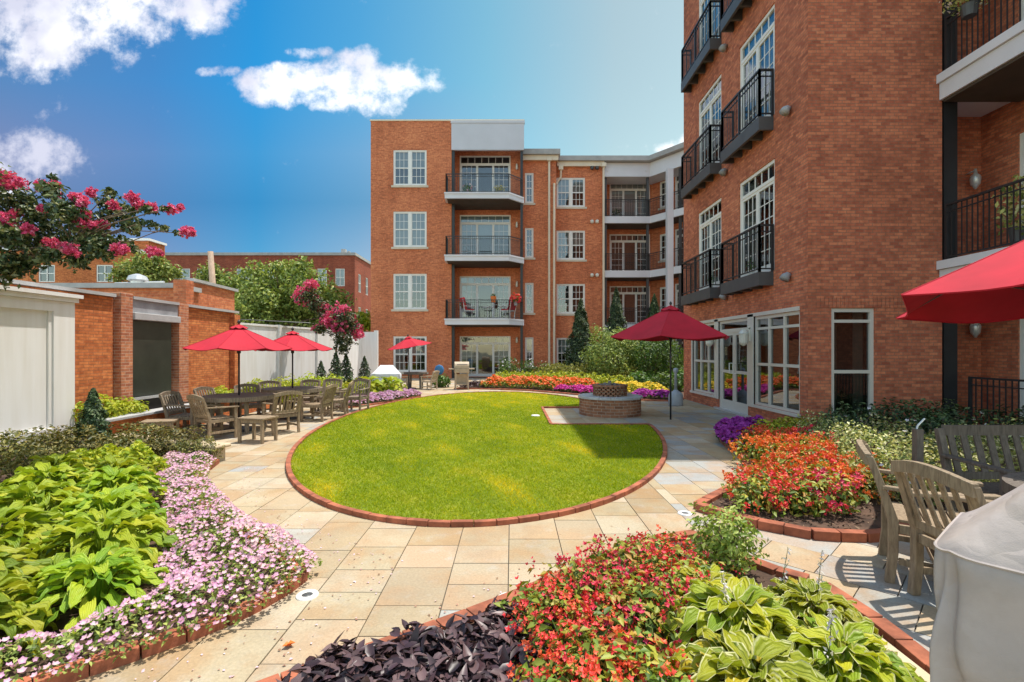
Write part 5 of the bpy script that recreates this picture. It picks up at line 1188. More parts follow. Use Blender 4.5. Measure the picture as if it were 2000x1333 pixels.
q = MB(); q.lathe([(0.0, -0.21), (0.1, -0.19), (0.19, -0.08), (0.2, 0.03), (0.14, 0.16), (0.0, 0.22)], (0, 0, 0.72), 20, closed=False); o = q.build('disc', M['blue'], t, smooth=True); o.scale = (1, 0.25, 1)
q = MB(); q.tube([(0, 0, 0), (0, 0, 0.52)], 0.015, 8); q.build('stake', M['black'], t)
# far table set
make_table(-3.85, 19.6, 0.45, 'small dark table under the distant tilted umbrella', mat='wood_dark', h=0.66)
fc = make_chair('garden_chair', 'tan_metal', 'tan chair left of the small distant table by the white covered grill', (-4.35, 18.9, 0), R(-20), 0.85, 'tan chairs at the distant table')
dup(fc, (-3.25, 19.3, 0), R(70), 'tan chair right of the small distant table near the blue ornament')
# things on the balconies
def balcony_chair(x, y, z, rz, label):
    t = empty('balcony_chair', (x, y-0.3, z), rz, label, 'chair', 'white chairs on the first floor balcony'); t.scale = (1.15, 1.15, 1.15)
    q = MB()
    q.box(-0.25, 0.25, -0.25, 0.25, 0.38, 0.41)
    for sx in (-1, 1):
        q.bar((sx*0.25, 0.25, 0), (sx*0.25, 0.25, 0.6), 0.03, 0.03); q.bar((sx*0.25, -0.22, 0), (sx*0.25, -0.36, 0.92), 0.03, 0.03); q.bar((sx*0.25, -0.28, 0.6), (sx*0.25, 0.27, 0.6), 0.04, 0.025)
    for i in range(4): q.bar((-0.25, -0.26-0.03*i, 0.5+0.12*i), (0.25, -0.26-0.03*i, 0.5+0.12*i), 0.02, 0.05)
    q.build('frame', M['white'], t)
    q = MB(); q.bar((0, -0.22, 0.45), (0, -0.34, 1.0), 0.50, 0.14, (0,1,0)); q.box(-0.22, 0.22, -0.2, 0.2, 0.412, 0.47); q.build('cushion', M['redcloth'], t)
balcony_chair(-2.35, 27.1, 3.23, R(-70), 'white chair with red cushion at the left of the first floor balcony')
balcony_chair(-0.25, 27.1, 3.23, R(60), 'white chair with red cushion at the right of the first floor balcony')
t = empty('balcony_table', (-1.35, 27.1, 3.23), 0, 'small white table between the two red cushioned balcony chairs', 'table')
MB().lathe([(0.32, 0.66), (0.32, 0.69)], n=20).build('tabletop', M['white'], t)
q = MB(); q.cyl((0, 0, 0.05), (0, 0, 0.66), 0.025, n=8); 
for a in (30, 150, 270): q.bar((0, 0, 0.1), (0.26*math.cos(R(a)), 0.26*math.sin(R(a)), 0.01), 0.03, 0.03)
q.build('pedestal', M['white'], t)
# ---------------------------------------------------------------- plants
def two(name, leafdat, lmat, flowdat, fmat, loc, label, catg, group=None, rz=0):
    t = empty(name, loc, rz, label, catg, group)
    v, f, r = leafdat; link('foliage', np_mesh('foliage', v, f, M[lmat], r), t)
    if flowdat is not None: v, f, r = flowdat; link('flowers', np_mesh('flowers', v, f, M[fmat], r), t)['kind'] = 'stuff'
    return t
# hostas of the left bed
HM = [hosta_mesh('hosta', M['lf_hosta'], 0.52, 0.34, 96, 0.046, 0.175, s) for s in (1, 2, 3)]
HG = 'chartreuse hostas filling the lower left bed'
hp = [(-2.72, 2.42, .85, 'large chartreuse hosta nearest the camera at the lower left corner'), (-2.42, 2.85, .78, 'chartreuse hosta bordering the pink petunias at lower left, nearest of that row'), (-3.1, 2.75, 1, 'broad chartreuse hosta at the left edge behind the corner one'),
      (-2.78, 3.35, 1, 'chartreuse hosta in the middle of the left bed beside the widest petunias'), (-3.55, 3.35, 1, 'chartreuse hosta at the left edge halfway up the bed'), (-3.25, 3.95, .95, 'chartreuse hosta beside the petunia strip, third from the camera'),
      (-3.95, 4.05, 1, 'chartreuse hosta at the left edge in the third row'), (-3.75, 4.65, .95, 'chartreuse hosta beside the narrow upper petunia strip'), (-4.45, 4.7, 1, 'chartreuse hosta at the left edge in the fourth row'),
      (-4.25, 5.25, .85, 'small chartreuse hosta just before the lime patch'), (-4.95, 5.35, .9, 'farthest left chartreuse hosta before the brownish shrubs')]
for i, (x, y, s, lab) in enumerate(hp):
    o = link('hosta', HM[i % 3], None, (x, y, 0.03), i*1.3, (s, s, s)); tag(o, lab, 'hosta', HG)
# pink petunias
PET = [(-2.15, 2.12), (-1.75, 2.48), (-1.45, 2.75), (-1.34, 3.1), (-1.32, 3.42), (-1.75, 3.85), (-2.25, 4.22), (-2.85, 4.85), (-3.4, 5.5), (-3.75, 6.1), (-3.98, 6.62), (-4.7, 6.6), (-4.5, 6.1), (-4.0, 5.4), (-3.5, 4.9), (-2.9, 4.1), (-2.5, 3.4), (-2.15, 2.95), (-2.15, 2.65), (-2.75, 2.1), (-2.6, 1.75)]
strip_mass('pink_petunias', PET, 0.17, 9500, M['lf_tree'], 0.030, M['fl_pink'], 0.030, 3900, 'mass of pale pink petunias edging the left bed', 'flowers', edge=0.2, ctr=0.02, rndpow=1.3)
strip_mass('lime_groundcover', [(-4.2, 5.35), (-3.95, 5.75), (-4.5, 6.3), (-5.4, 6.1), (-5.2, 5.6)], 0.36, 1500, M['lf_lime'], 0.07, None, 0, 0, 'patch of yellow lime sweet potato vine behind the hostas', 'vine', edge=0.3)
def shrub(name, loc, r, h, n, size, lmat, label, catg='shrub', group=None, asp=0.5, fl=None, k=0.6, stem=True, z=0.0, fill=0.55):
    p, nr = ell_pts(int(n*1.5), (0, 0, h*0.48), (r, r, h*0.54), fill=fill, zmin=0.01, lump=0.2); p, nr = p[:n], nr[:n]
    L_ = leaf_arrays(p, unit(nr+[0, 0, 0.4]+RNG.normal(size=p.shape)*k), size*(0.7+0.6*RNG.random(len(p))), asp); fd = None
    if fl:
        fm, fn, fs, pet = fl; p, nr = ell_pts(fn*2, (0, 0, h*0.48), (r*1.03, r*1.03, h*0.56), fill=0.08, zmin=h*0.25, lump=0.2); p, nr = p[:fn], nr[:fn]
        fd = flower_arrays(p, unit(nr+RNG.normal(size=p.shape)*0.4), fs*(0.7+0.6*RNG.random(len(p))), RNG.random(len(p)), pet, ctr=0.1)
    t = two(name, L_, lmat, fd, fl[0] if fl else None, loc, label, catg, group, random.random()*6)
    if stem: q = MB(); [q.tube([(0, 0, 0), (0.3*r*math.cos(a), 0.3*r*math.sin(a), h*0.5), (0.55*r*math.cos(a), 0.55*r*math.sin(a), h*0.8)], [0.012+r*0.02, 0.009+r*0.012, 0.004], 6) for a in (0.3, 1.6, 2.9, 4.2, 5.4)]; q.build('stem', M['bark'], t)
    return t
AZ = 'low brownish shrubs along the low tan wall'
a0 = shrub('azalea', (-4.75, 6.95, 0.0), 0.42, 0.44, 1500, 0.05, 'lf_azalea', 'brownish green low shrub nearest the end of the tan capped wall', group=AZ)
for x, y, s, lab in ((-5.35, 7.05, 1.1, 'brownish green low shrub just right of the dark conical evergreen'), (-5.15, 6.55, .95, 'brownish green low shrub right behind the lime patch'), (-6.35, 7.1, 1.0, 'brownish shrub at the foot of the pale screen panel left of the evergreen'),
        (-5.85, 6.45, 1.15, 'wide brownish green shrub left of the lime patch'), (-6.45, 6.35, 1.15, 'brownish green shrub at the far left edge under the screen panel'), (-5.6, 5.85, .9, 'brownish green shrub behind the farthest left hosta'), (-4.3, 6.72, .75, 'smallest brownish shrub touching the petunias by the tan wall')):
    dup(a0, (x, y, 0), random.random()*6, lab, s)
def conifer(name, loc, r, h, n, size, lmat, label, group=None, asp=0.45):
    t_ = RNG.random(n)**0.75; z = h*(0.03+0.97*(1-t_)); z = z[:]; q = 1-z/h; a = RNG.random(n)*6.28; rr = r*(q**0.8)*(0.62+0.48*RNG.random(n))*(1+0.17*np.sin(a*4+z*9/h*3)+0.12*np.sin(z/h*40+a*2)) + 0.01
    keep = RNG.random(n) < 1; p = np.column_stack([rr*np.cos(a), rr*np.sin(a), z]); nr = np.column_stack([np.cos(a), np.sin(a), 0.7+0*a])+RNG.normal(size=(n, 3))*0.45
    T = np.column_stack([np.cos(a)*0.8, np.sin(a)*0.8, 0.5+0*a])+RNG.normal(size=(n, 3))*0.45
    v = leaf_arrays(p, nr, size*(0.6+0.7*RNG.random(n)), asp, T=T); t = two(name, v, lmat, None, None, loc, label, 'evergreen', group)
    q_ = MB(); q_.tube([(0, 0, 0), (0, 0, h*0.93)], [0.03+r*0.06, 0.006], 8); q_.build('trunk', M['bark'], t); return t
conifer('dwarf_conifer', (-5.98, 7.02, 0), 0.25, 1.0, 4200, 0.05, 'lf_dark', 'dark conical evergreen in front of the yellow shrubs at the brick wall')
# yellow foliage against the brick wall
y0_ = shrub('golden_shrub', (-6.82, 8.15, 0.36), 0.34, 0.40, 900, 0.075, 'lf_lime', 'golden leaved shrub in the raised planter next to the pale screen panel', group='golden shrubs in the raised brick planter')
dup(y0_, (-6.78, 8.65, 0.36), 2, 'golden leaved shrub in the raised planter at the left brick pier', (0.9, 0.9, 0.75))
for x, y, s, lab in ((-6.7, 11.3, .8, 'golden shrub behind the nearer left dining table'), (-6.55, 12.6, 1.0, 'golden shrub at the end of the brick wall by the umbrella pole')): dup(y0_, (x, y, 0.36), random.random()*6, lab, s)
g2 = shrub('golden_shrub', (-6.6, 14.3, 0.0), 0.45, 0.75, 700, 0.10, 'lf_lime', 'golden shrub before the white fence between the two umbrella poles', group='golden shrubs along the white fence')
for x, y, s, lab in ((-6.5, 15.8, 1, 'golden shrub before the white fence right of the second umbrella pole'), (-6.3, 17.2, .9, 'golden green shrub left of the little pointed evergreens')): dup(g2, (x, y, 0), 3, lab, s)
# little evergreens before the fence
c0_ = conifer('dwarf_conifer', (X_at(627, 17.5), 17.5, 0), 0.30, 1.15, 800, 0.10, 'lf_dark', 'leftmost of the four little pointed evergreens before the white fence', 'little pointed evergreens before the white fence')
for px, Y, s, lab in ((656, 17.8, 1.25, 'second from left of the little pointed evergreens, at a crape myrtle stem'), (676, 18.6, 1.2, 'third from left of the little pointed evergreens, tall and thin'), (712, 20.5, 1.1, 'rightmost little pointed evergreen by the covered white grill')): dup(c0_, (X_at(px, Y), Y, 0), 2, lab, s)
# middle-left bed
strip_mass('pink_flowers', [(-4.4, 13.25), (-4.05, 13.6), (-3.65, 14.3), (-3.3, 15.2), (-2.98, 16.3), (-3.35, 17.0), (-4.1, 15.9), (-4.75, 14.6)], 0.16, 2600, M['lf_mid'], 0.05, M['fl_pink'], 0.075, 1500, 'strip of lilac pink flowers edging the bed behind the dining tables', 'flowers', edge=0.2, rndpow=0.6)
strip_mass('green_groundcover', [(-4.8, 14.5), (-4.1, 16), (-3.8, 18), (-6.2, 20), (-8, 18), (-8.3, 16), (-6.5, 14.6)], 0.35, 4200, M['lf_lime'], 0.10, None, 0, 0, 'yellow green ground cover below the little evergreens', 'ground cover', edge=0.3)
HF = hosta_mesh('hosta', M['lf_hosta'], 0.55, 0.5, 30, 0.10, 0.3, 6)
for x, y, s, lab in ((-4.55, 15.6, 1.0, 'bright lime hosta in front of the white covered grill, left one'), (-4.0, 16.1, .95, 'bright lime hosta in front of the white covered grill, right one')): tag(link('hosta', HF, None, (x, y, 0.03), x, (s, s, s*1.1)), lab, 'hosta', 'lime hostas before the white covered grill')
shrub('leafy_plant', (-2.95, 20.4, 0), 0.4, 0.5, 300, 0.16, 'lf_mid', 'dark green leafy plant under the blue ornament')

# centre bed
def begonia(loc, label, group, seed_fl='fl_red', n=460, nf=400, r=0.28, h=0.32, ls=0.058, fs=0.029):
    p, nr = ell_pts(n*2, (0, 0, h*0.42), (r, r, h*0.52), fill=0.6, zmin=0.01, lump=0.22); p, nr = p[:n], nr[:n]
    T = unit(nr*[1, 1, 0.2]+RNG.normal(size=p.shape)*0.5)
    L_ = leaf_arrays(p, unit([0, 0, 0.9]+nr*0.6+RNG.normal(size=p.shape)*0.55), ls*(0.6+0.7*RNG.random(len(p))), 0.52, 0.14, T=T)
    nc = nf//7; c, cn = ell_pts(nc*3, (0, 0, h*0.44), (r*1.02, r*1.02, h*0.56), fill=0.12, zmin=h*0.2, lump=0.22); c, cn = c[:nc], cn[:nc]
    P_ = np.repeat(c, 7, 0)+RNG.normal(size=(len(c)*7, 3))*0.022; Nn = np.repeat(cn, 7, 0)+RNG.normal(size=P_.shape)*0.7
    F_ = flower_arrays(P_, unit(Nn), fs*(0.6+0.7*RNG.random(len(P_))), np.repeat(RNG.random(len(c)), 7)*0.7+0.3*RNG.random(len(P_)), 4, 0.35, 0.55, ctr=0.35)
    t = two('begonia', L_, 'lf_begonia', F_, seed_fl, loc, label, 'begonia', group); q = MB(); rg = random.Random(3)
    for i in range(14): a = rg.random()*6.28; q.tube([(0.05*math.cos(a), 0.05*math.sin(a), 0), (r*.4*math.cos(a), r*.4*math.sin(a), h*0.45), (r*.75*math.cos(a), r*.75*math.sin(a), h*0.72)], [0.006, 0.005, 0.003], 5)
    q.build('stem', M['lf_begonia'], t); return t
BG = 'red dragon wing begonias in the bottom centre bed'
bproto = [begonia((0.42, 2.82, 0.03), 'red begonia by the left brick edge near the round paving light', BG), begonia((0.22, 2.55, 0.03), 'red begonia next to the dark purple leaves', BG, h=0.30), begonia((0.72, 3.1, 0.03), 'red begonia on the brick edge left of the bushy green plant', BG, h=0.33)]
bl = [(1.0, 3.28, .9, 'red begonia touching the left side of the bushy green plant'), (0.30, 2.2, 1, 'red begonia low at the bottom between purple leaves and hosta'), (0.62, 2.55, 1, 'red begonia in the middle of the clump'), (0.92, 2.9, .95, 'red begonia just above the variegated hosta'),
      (0.26, 1.93, .95, 'red begonia at the very bottom edge beside the purple leaves'), (0.48, 1.98, 1, 'red begonia at the bottom edge beside the variegated hosta'), (1.16, 3.05, .7, 'small begonia with few blooms between bushy plant and hosta')]
for i, (x, y, s, lab) in enumerate(bl): dup(bproto[i % 3], (x, y, 0.03), i*1.7, lab, s)
def dark_vine(loc, label, seed):
    rg = np.random.default_rng(seed); n = 520; r, h = 0.25, 0.18; p, nr = ell_pts(n*2, (0, 0, h*0.4), (r, r, h*0.55), fill=0.5, zmin=0.02, lump=0.25); p, nr = p[:n], nr[:n]
    v, f, ra = [], [], []; o = 0
    Nn = unit(nr*0.6+[0, 0, 0.7]+RNG.normal(size=p.shape)*0.45); T = unit(nr+RNG.normal(size=p.shape)*0.6); T = unit(T-(T*Nn).sum(1, keepdims=True)*Nn); B = np.cross(Nn, T); s = (0.058+0.040*RNG.random(n))[:, None]
    # heart or star shaped leaf: 8-point outline with a fold
    out = [(-0.5, 0, 0.0), (-0.38, 0.17, 0.08), (-0.1, 0.24, 0.11), (0.22, 0.16, 0.04), (0.68, 0, -0.16), (0.22, -0.16, 0.04), (-0.1, -0.24, 0.11), (-0.38, -0.17, 0.08)]
    vs = [p+Nn*s*0.0]+[p+T*s*a+B*s*b+Nn*s*c for a, b, c in out]; V_ = np.stack(vs, 1).reshape(-1, 3); i = np.arange(n)[:, None]*9
    F_ = np.concatenate([i+np.array([[0, 1+j, 1+(j+1) % 8]]) for j in range(8)], 0)
    return two('sweet_potato_vine', (V_, F_, np.repeat(RNG.random(n), 9)), 'lf_purple', None, None, loc, label, 'vine', 'dark purple sweet potato vines at the bottom')
v0 = dark_vine((-0.72, 2.13, 0.03), 'dark purple vine clump at the left tip by the paving', 1); v1 = dark_vine((-0.4, 2.25, 0.03), 'dark purple vine clump, second from the left tip', 2)
for x, y, s, lab, pr in ((-0.1, 2.38, 1, 'dark purple vine clump against the brick edging below the paving light', v0), (-0.55, 1.88, 1, 'dark purple vine clump at the bottom edge left part', v1), (-0.22, 1.98, 1.05, 'dark purple vine clump at the bottom edge centre', v0), (0.05, 2.12, 1, 'dark purple vine clump against the red begonias', v1), (0.0, 2.6, .8, 'small dark purple vine clump on the brick edge left of the begonias', v0), (-0.85, 1.85, .9, 'dark purple vine clump in the lowest left corner of the bed', v0)):
    dup(pr, (x, y, 0.03), x*9, lab, s)
HV = [hosta_mesh('variegated_hosta', M['lf_hosta_var'], 0.47, 0.29, 92, 0.054, 0.15, s, 0.018) for s in (11, 12)]
for i, (x, y, s, lab) in enumerate(((1.12, 2.42, .95, 'variegated yellow hosta with cream margins behind the front one'), (0.95, 1.95, .95, 'variegated yellow hosta at the bottom edge beside the begonias'), (1.42, 2.12, .85, 'variegated yellow hosta nearest the bare mulch at the bottom'), (1.6, 2.62, .72, 'small variegated yellow hosta touching the right brick edge'), (1.12, 2.82, .7, 'small variegated yellow hosta between the begonias and the bushy plant'))):
    tag(link('variegated_hosta', HV[i % 2], None, (x, y, 0.03), i*2.0, (s, s, s)), lab, 'hosta', 'variegated hostas in the bottom centre bed')
def stalk(x, y, h, lx, label, loc_group='thin seed stalks over the variegated hostas'):
    t = empty('flower_stalk', (x, y, 0.1), 0, label, 'stalk', loc_group); q = MB(); q.tube([(0, 0, 0), (lx*0.4, 0, h*0.6), (lx, 0.01, h)], [0.003, 0.002, 0.0012], 5); q.build('stem', M['lf_tree'], t)
    n = 26; tt = 0.45+0.55*RNG.random(n); p = np.column_stack([lx*tt**1.5+RNG.normal(size=n)*0.008, RNG.normal(size=n)*0.008, h*tt]); F_ = leaf_arrays(p, RNG.normal(size=(n, 3)), 0.028, 0.4); link('flowers', np_mesh('flowers', *F_[:2], M['fl_white'], F_[2]), t)
stalk(1.50, 2.75, 0.34, 0.05, 'thin seed stalk rising at the right side of the variegated hostas, left one'); stalk(1.62, 2.62, 0.38, 0.04, 'thin seed stalk rising nearest the right brick edge'); stalk(1.05, 2.35, 0.40, -0.05, 'pale flower stalk in the middle of the variegated hosta'); stalk(1.28, 2.0, 0.40, 0.03, 'pale flower stalk low in front of the variegated hosta')
shrub('bushy_plant', (1.45, 3.36, 0.03), 0.24, 0.44, 1500, 0.042, 'lf_lime2', 'bushy light green plant at the tip of the bottom centre bed', k=0.7, fill=0.7)
q = MB(); q.bar((1.86, 2.95, 0.045), (1.86, 1.9, 0.045), 0.10, 0.05); tag(q.build('stone_strip', M['tan_cap'], bevel=0.008), 'pale stone strip lying inside the right brick edge of the bottom bed', 'stone')
# mulch chips on bare soil
cp = sample_poly([(1.35, 1.75), (1.9, 1.75), (1.9, 2.7), (1.6, 3.0), (1.4, 2.6)], 2600); cpR = sample_poly(RBED, 9000); cpR = cpR[np.linalg.norm(cpR-np.array([2.7, 4.6]), axis=1) < 1.6]; cpl = sample_poly(LBED, 5000); cpl = cpl[np.linalg.norm(cpl, axis=1) < 5.5]
cp = np.concatenate([cp, cpR, cpl]); P_ = np.column_stack([cp, 0.037+0.012*RNG.random(len(cp))]); v, f, r = leaf_arrays(P_, jn(len(P_), k=0.45), 0.028+0.03*RNG.random(len(P_)), 0.35, 0.02)
M['chips'] = attr_leaf('chips', [(0, (0.05, 0.028, 0.018)), (0.6, (0.14, 0.08, 0.05)), (1, (0.28, 0.18, 0.12))], 0.9, 0.0)
tag(link('mulch', np_mesh('mulch', v, f, M['chips'], r)), 'brown bark mulch chips on the bare soil of the beds', 'mulch', kind='stuff')

# petals dropped on the paving beside the beds
fp = np.concatenate([sample_poly([(-2.1, 2.1), (-1.25, 2.85), (-1.05, 3.4), (-2.1, 4.4), (-3.0, 5.2), (-3.6, 6.6), (-3.3, 6.6), (-2.5, 5.0), (-0.8, 3.6), (-0.9, 2.7), (-1.8, 1.9)], 420), sample_poly([(-1.0, 2.3), (0.2, 3.2), (1.3, 4.0), (1.4, 4.4), (-0.2, 3.3), (-1.3, 2.4)], 130)])
kp = ~in_poly(fp, LBED) & ~in_poly(fp, CBED) & (RNG.random(len(fp)) < 0.55); fp = fp[kp]; v, f, r = leaf_arrays(np.column_stack([fp, np.full(len(fp), 0.006)]), jn(len(fp), k=0.2), 0.010+0.012*RNG.random(len(fp)), 0.7, 0.1)
M['petal'] = attr_leaf('petal', [(0, (0.25, 0.14, 0.07)), (0.45, (0.45, 0.22, 0.16)), (0.5, (0.70, 0.45, 0.50)), (1, (0.75, 0.55, 0.6))], 0.7, 0.1)
tag(link('fallen_petals', np_mesh('fallen_petals', v, f, M['petal'], r)), 'petals and leaf crumbs dropped on the paving beside the beds', 'petals', kind='stuff')

# right bed
OG = 'orange and red begonias in the right bed'
ob = [begonia((2.6, 4.62, 0.03), '', OG, 'fl_red', 330, 230, 0.27, 0.34, 0.065, 0.038), begonia((2.95, 5.0, 0.03), '', OG, 'fl_orange', 330, 290, 0.28, 0.34, 0.065, 0.040), begonia((3.2, 4.6, 0.03), '', OG, 'fl_red', 330, 260, 0.28, 0.36, 0.065, 0.040)]
ORG = [(2.2, 4.72), (2.6, 4.3), (3.0, 4.3), (3.45, 4.75), (3.75, 5.4), (4.25, 6.6), (4.5, 7.7), (3.75, 7.8), (3.42, 6.9), (3.05, 5.95), (2.65, 5.35)]
pts = []; 
for yy_ in np.arange(4.3, 7.9, 0.36):
    xs_ = [p for p in np.arange(2.1, 4.7, 0.37)]
    for xx_ in xs_:
        x = xx_+random.uniform(-.07, .07)+(0.18 if int(round(yy_/0.36)) % 2 else 0); y = yy_+random.uniform(-.07, .07)
        if in_poly(np.array([[x, y]]), ORG)[0]: pts.append((x, y))
pts.sort(key=lambda p: (round(p[1]*1.6), p[0]))
rows_ = {}
for x, y in pts: rows_.setdefault(int((y-4.2)/0.36), []).append((x, y))
ordw = ['first', 'second', 'third', 'fourth', 'fifth', 'sixth', 'seventh', 'eighth', 'ninth', 'tenth', 'eleventh']
used = set()
for ri, (k, row) in enumerate(sorted(rows_.items())):
    row.sort()
    for ci, (x, y) in enumerate(row):
        kind = (0 if random.random() < 0.7 else 1) if y < 4.9 else (1 if random.random() < 0.8 else 2); colw = 'red' if kind == 0 else 'orange'
        lab = f'{colw} begonia of the right bed, {ordw[ri]} row from the front, {ordw[ci]} from left'
        if kind not in used: used.add(kind); ob[kind].location = (x, y, 0.03); ob[kind]['label'] = lab
        else: dup(ob[kind], (x, y, 0.03), random.random()*6, lab, random.uniform(0.9, 1.12))
strip_mass('purple_petunias', [(3.28, 7.15), (3.38, 8.1), (3.72, 9.0), (4.5, 9.5), (4.9, 9.6), (4.75, 9.1), (4.1, 8.4), (3.85, 7.7)], 0.22, 2500, M['lf_dark'], 0.045, M['fl_purple'], 0.07, 1700, 'mass of deep purple petunias at the left corner of the right bed', 'flowers', edge=0.15)
lm0 = shrub('lime_plant', (4.45, 8.4, 0), 0.36, 0.36, 600, 0.075, 'lf_lime', 'lime green plant right behind the purple petunias', group='lime plants at the foot of the brick corner')
dup(lm0, (5.0, 8.62, 0), 1, 'lime green plant at the foot of the brick building corner', 1.05); dup(lm0, (4.15, 8.0, 0), 4, 'small lime green plant between purple petunias and orange begonias', 0.7)
CG = 'cream flowered shrubs in the right bed'
cs = [shrub('lantana', (4.6, 6.5, 0), 0.42, 0.50, 900, 0.05, 'lf_cream', '', group=CG, fl=('fl_white', 14, 0.04, 5)), shrub('lantana', (4.0, 5.4, 0), 0.42, 0.46, 900, 0.05, 'lf_cream', '', group=CG)]
cpts = [(3.95, 4.95), (4.15, 5.6), (4.6, 6.35), (4.85, 7.1), (4.9, 7.8), (4.7, 5.15), (4.95, 5.85), (5.4, 6.6), (5.6, 7.35), (5.5, 5.3), (5.8, 6.1), (6.2, 6.8), (6.35, 5.4), (6.7, 6.2), (7.1, 7.0), (7.25, 5.6), (7.5, 6.4), (8.1, 6.0), (8.3, 6.8)]
names_ = ['behind the side on armchair', 'right of the upper orange begonias', 'between orange begonias and dark shrubs', 'left of the shopfront window', 'below the brick corner']
for i, (x, y) in enumerate(cpts):
    row = 'front' if y < 5.45 else ('middle' if y < 6.5 else 'back'); idx = sum(1 for a, b in cpts[:i] if ('front' if b < 5.45 else ('middle' if b < 6.5 else 'back')) == row)
    lab = f'pale cream shrub in the {row} row of the right bed, {ordw[idx]} from left'
    if i < 2: cs[i].location = (x, y, 0); cs[i]['label'] = lab
    else: dup(cs[i % 2], (x, y, 0), random.random()*6, lab, random.uniform(0.9, 1.15))
ds0 = shrub('dark_shrub', (5.9, 8.45, 0), 0.46, 0.62, 800, 0.075, 'lf_dark', 'dark green shrub below the narrow ground floor window', group='dark shrubs at the foot of the brick building', fl=('fl_white', 6, 0.06, 5))
for x, y, s, lab in ((6.6, 8.4, 1.1, 'dark green shrub against the brick right of the narrow window'), (7.3, 8.3, 1.1, 'dark green shrub before the black steel column'), (8.1, 8.0, 1.0, 'dark green shrub before the recessed ground floor railing'), (5.4, 8.2, .8, 'dark green shrub at the brick corner right of the lime plant'), (6.6, 7.7, .9, 'dark green shrub standing forward among the cream ones'), (8.6, 7.3, 1.0, 'dark green shrub at the right edge under the balcony')): dup(ds0, (x, y, 0), x*3, lab, s)
# garden stake behind the chairs
x, y = 3.55, 4.3
t = empty('garden_post', (x, y, 0), 0, 'short dark wooden post with a bent silver tip between the armchair and the bench', 'post'); q = MB(); q.box(-0.03, 0.03, -0.03, 0.03, 0, 0.86); q.build('post', M['wood_dark'], t, bevel=0.005); q = MB(); q.tube([(-0.01, 0, 0.86), (0.0, 0, 0.89), (0.06, 0, 0.95)], 0.008, 6); q.build('tip', M['silver'], t)

# far bed
strip_mass('orange_begonias', [(-1.3, 19.45), (-0.3, 19.25), (0.7, 18.85), (1.5, 18.1), (2.9, 17.6), (3.3, 18.6), (1.6, 20.0), (-0.9, 20.5)], 0.36, 4200, M['lf_begonia'], 0.09, M['fl_orange'], 0.085, 1900, 'broad band of orange begonias beyond the lawn', 'flowers', edge=0.3)
strip_mass('pink_petunias', [(1.5, 17.9), (2.3, 17.0), (3.1, 16.1), (3.7, 16.4), (2.9, 17.5), (1.7, 18.3)], 0.2, 1200, M['lf_mid'], 0.06, M['fl_magenta'], 0.085, 1000, 'bright magenta pink petunias left of the fire pit', 'flowers', edge=0.2)
strip_mass('purple_petunias', [(3.75, 15.3), (4.7, 14.9), (5.15, 15.2), (5.0, 15.7), (3.9, 16.0)], 0.2, 900, M['lf_mid'], 0.06, M['fl_purple'], 0.085, 800, 'purple petunias right of the fire pit', 'flowers', edge=0.2)
strip_mass('yellow_flowers', [(3.5, 16.5), (4.3, 16.0), (5.1, 15.9), (5.2, 16.5), (4.2, 17.3), (3.4, 17.5)], 0.34, 1200, M['lf_lime'], 0.08, M['fl_yellow'], 0.07, 700, 'yellow flowers behind the fire pit', 'flowers', edge=0.25)
strip_mass('lime_groundcover', [(-1.0, 20.6), (1.6, 20.1), (3.3, 18.8), (4.4, 17.6), (4.9, 18.6), (2.5, 21.6), (-0.8, 22.3)], 0.5, 4200, M['lf_lime'], 0.10, None, 0, 0, 'band of yellow lime foliage behind the orange begonias', 'ground cover', edge=0.35)
M['lf_olive'] = attr_leaf('lf_olive', [(0, (0.12, 0.14, 0.03)), (0.5, (0.28, 0.27, 0.06)), (1, (0.45, 0.38, 0.12))], 0.6, 0.3)
strip_mass('tall_grasses', [(0.9, 22.4), (2.8, 21.6), (4.4, 20.0), (5.5, 20.2), (5.2, 22.2), (2.2, 24.2)], 0.8, 4200, M['lf_olive'], 0.14, None, 0, 0, 'olive yellow feathery perennials below the dark evergreens', 'grasses', edge=0.4, asp=0.3)
strip_mass('dark_groundcover', [(-2.2, 19.6), (-1.2, 19.45), (-0.9, 20.2), (-1.5, 21)], 0.22, 700, M['lf_purple'], 0.09, None, 0, 0, 'small dark purple foliage at the left end of the far bed', 'ground cover', edge=0.3)
cf = shrub('flowering_perennial', (-0.2, 23.2, 0), 0.55, 1.15, 600, 0.12, 'lf_mid', 'leafy perennial with pale flowers before the patio door', group='pale flowered perennials by the block', fl=('fl_white', 24, 0.09, 6)); dup(cf, (0.75, 23.8, 0), 2, 'leafy perennial with pale flowers below the narrow window', 0.9); dup(cf, (1.6, 24.2, 0), 4, 'leafy perennial with pale flowers below the downpipes', 0.8)
hr = shrub('leafy_plant', (5.3, 17.4, 0), 0.5, 0.75, 500, 0.13, 'lf_mid', 'large leafed green plant behind the ash receptacle', group='green plants beside the glazed corner'); dup(hr, (6.2, 18.2, 0), 2, 'green leafy plant hidden half behind the right building corner', 1.1); dup(hr, (4.8, 18.6, 0), 4, 'green leafy plant between yellow flowers and the round bush', 1.0)
rb0 = shrub('round_bush', (4.35, 21.4, 0), 1.25, 2.45, 6500, 0.12, 'lf_tree', 'rounded light green bush left of the large red umbrella pole', fill=0.35)
shrub('round_bush', (6.1, 21.6, 0), 1.35, 2.35, 6500, 0.13, 'lf_mid', 'rounded darker green bush behind the large red umbrella', fill=0.35)
k0 = conifer('arborvitae', (3.25, 23.2, 0), 0.85, 3.95, 9000, 0.13, 'lf_dark', 'tall dark conical evergreen before the brick wing window', 'tall conical evergreens before the brick wing')
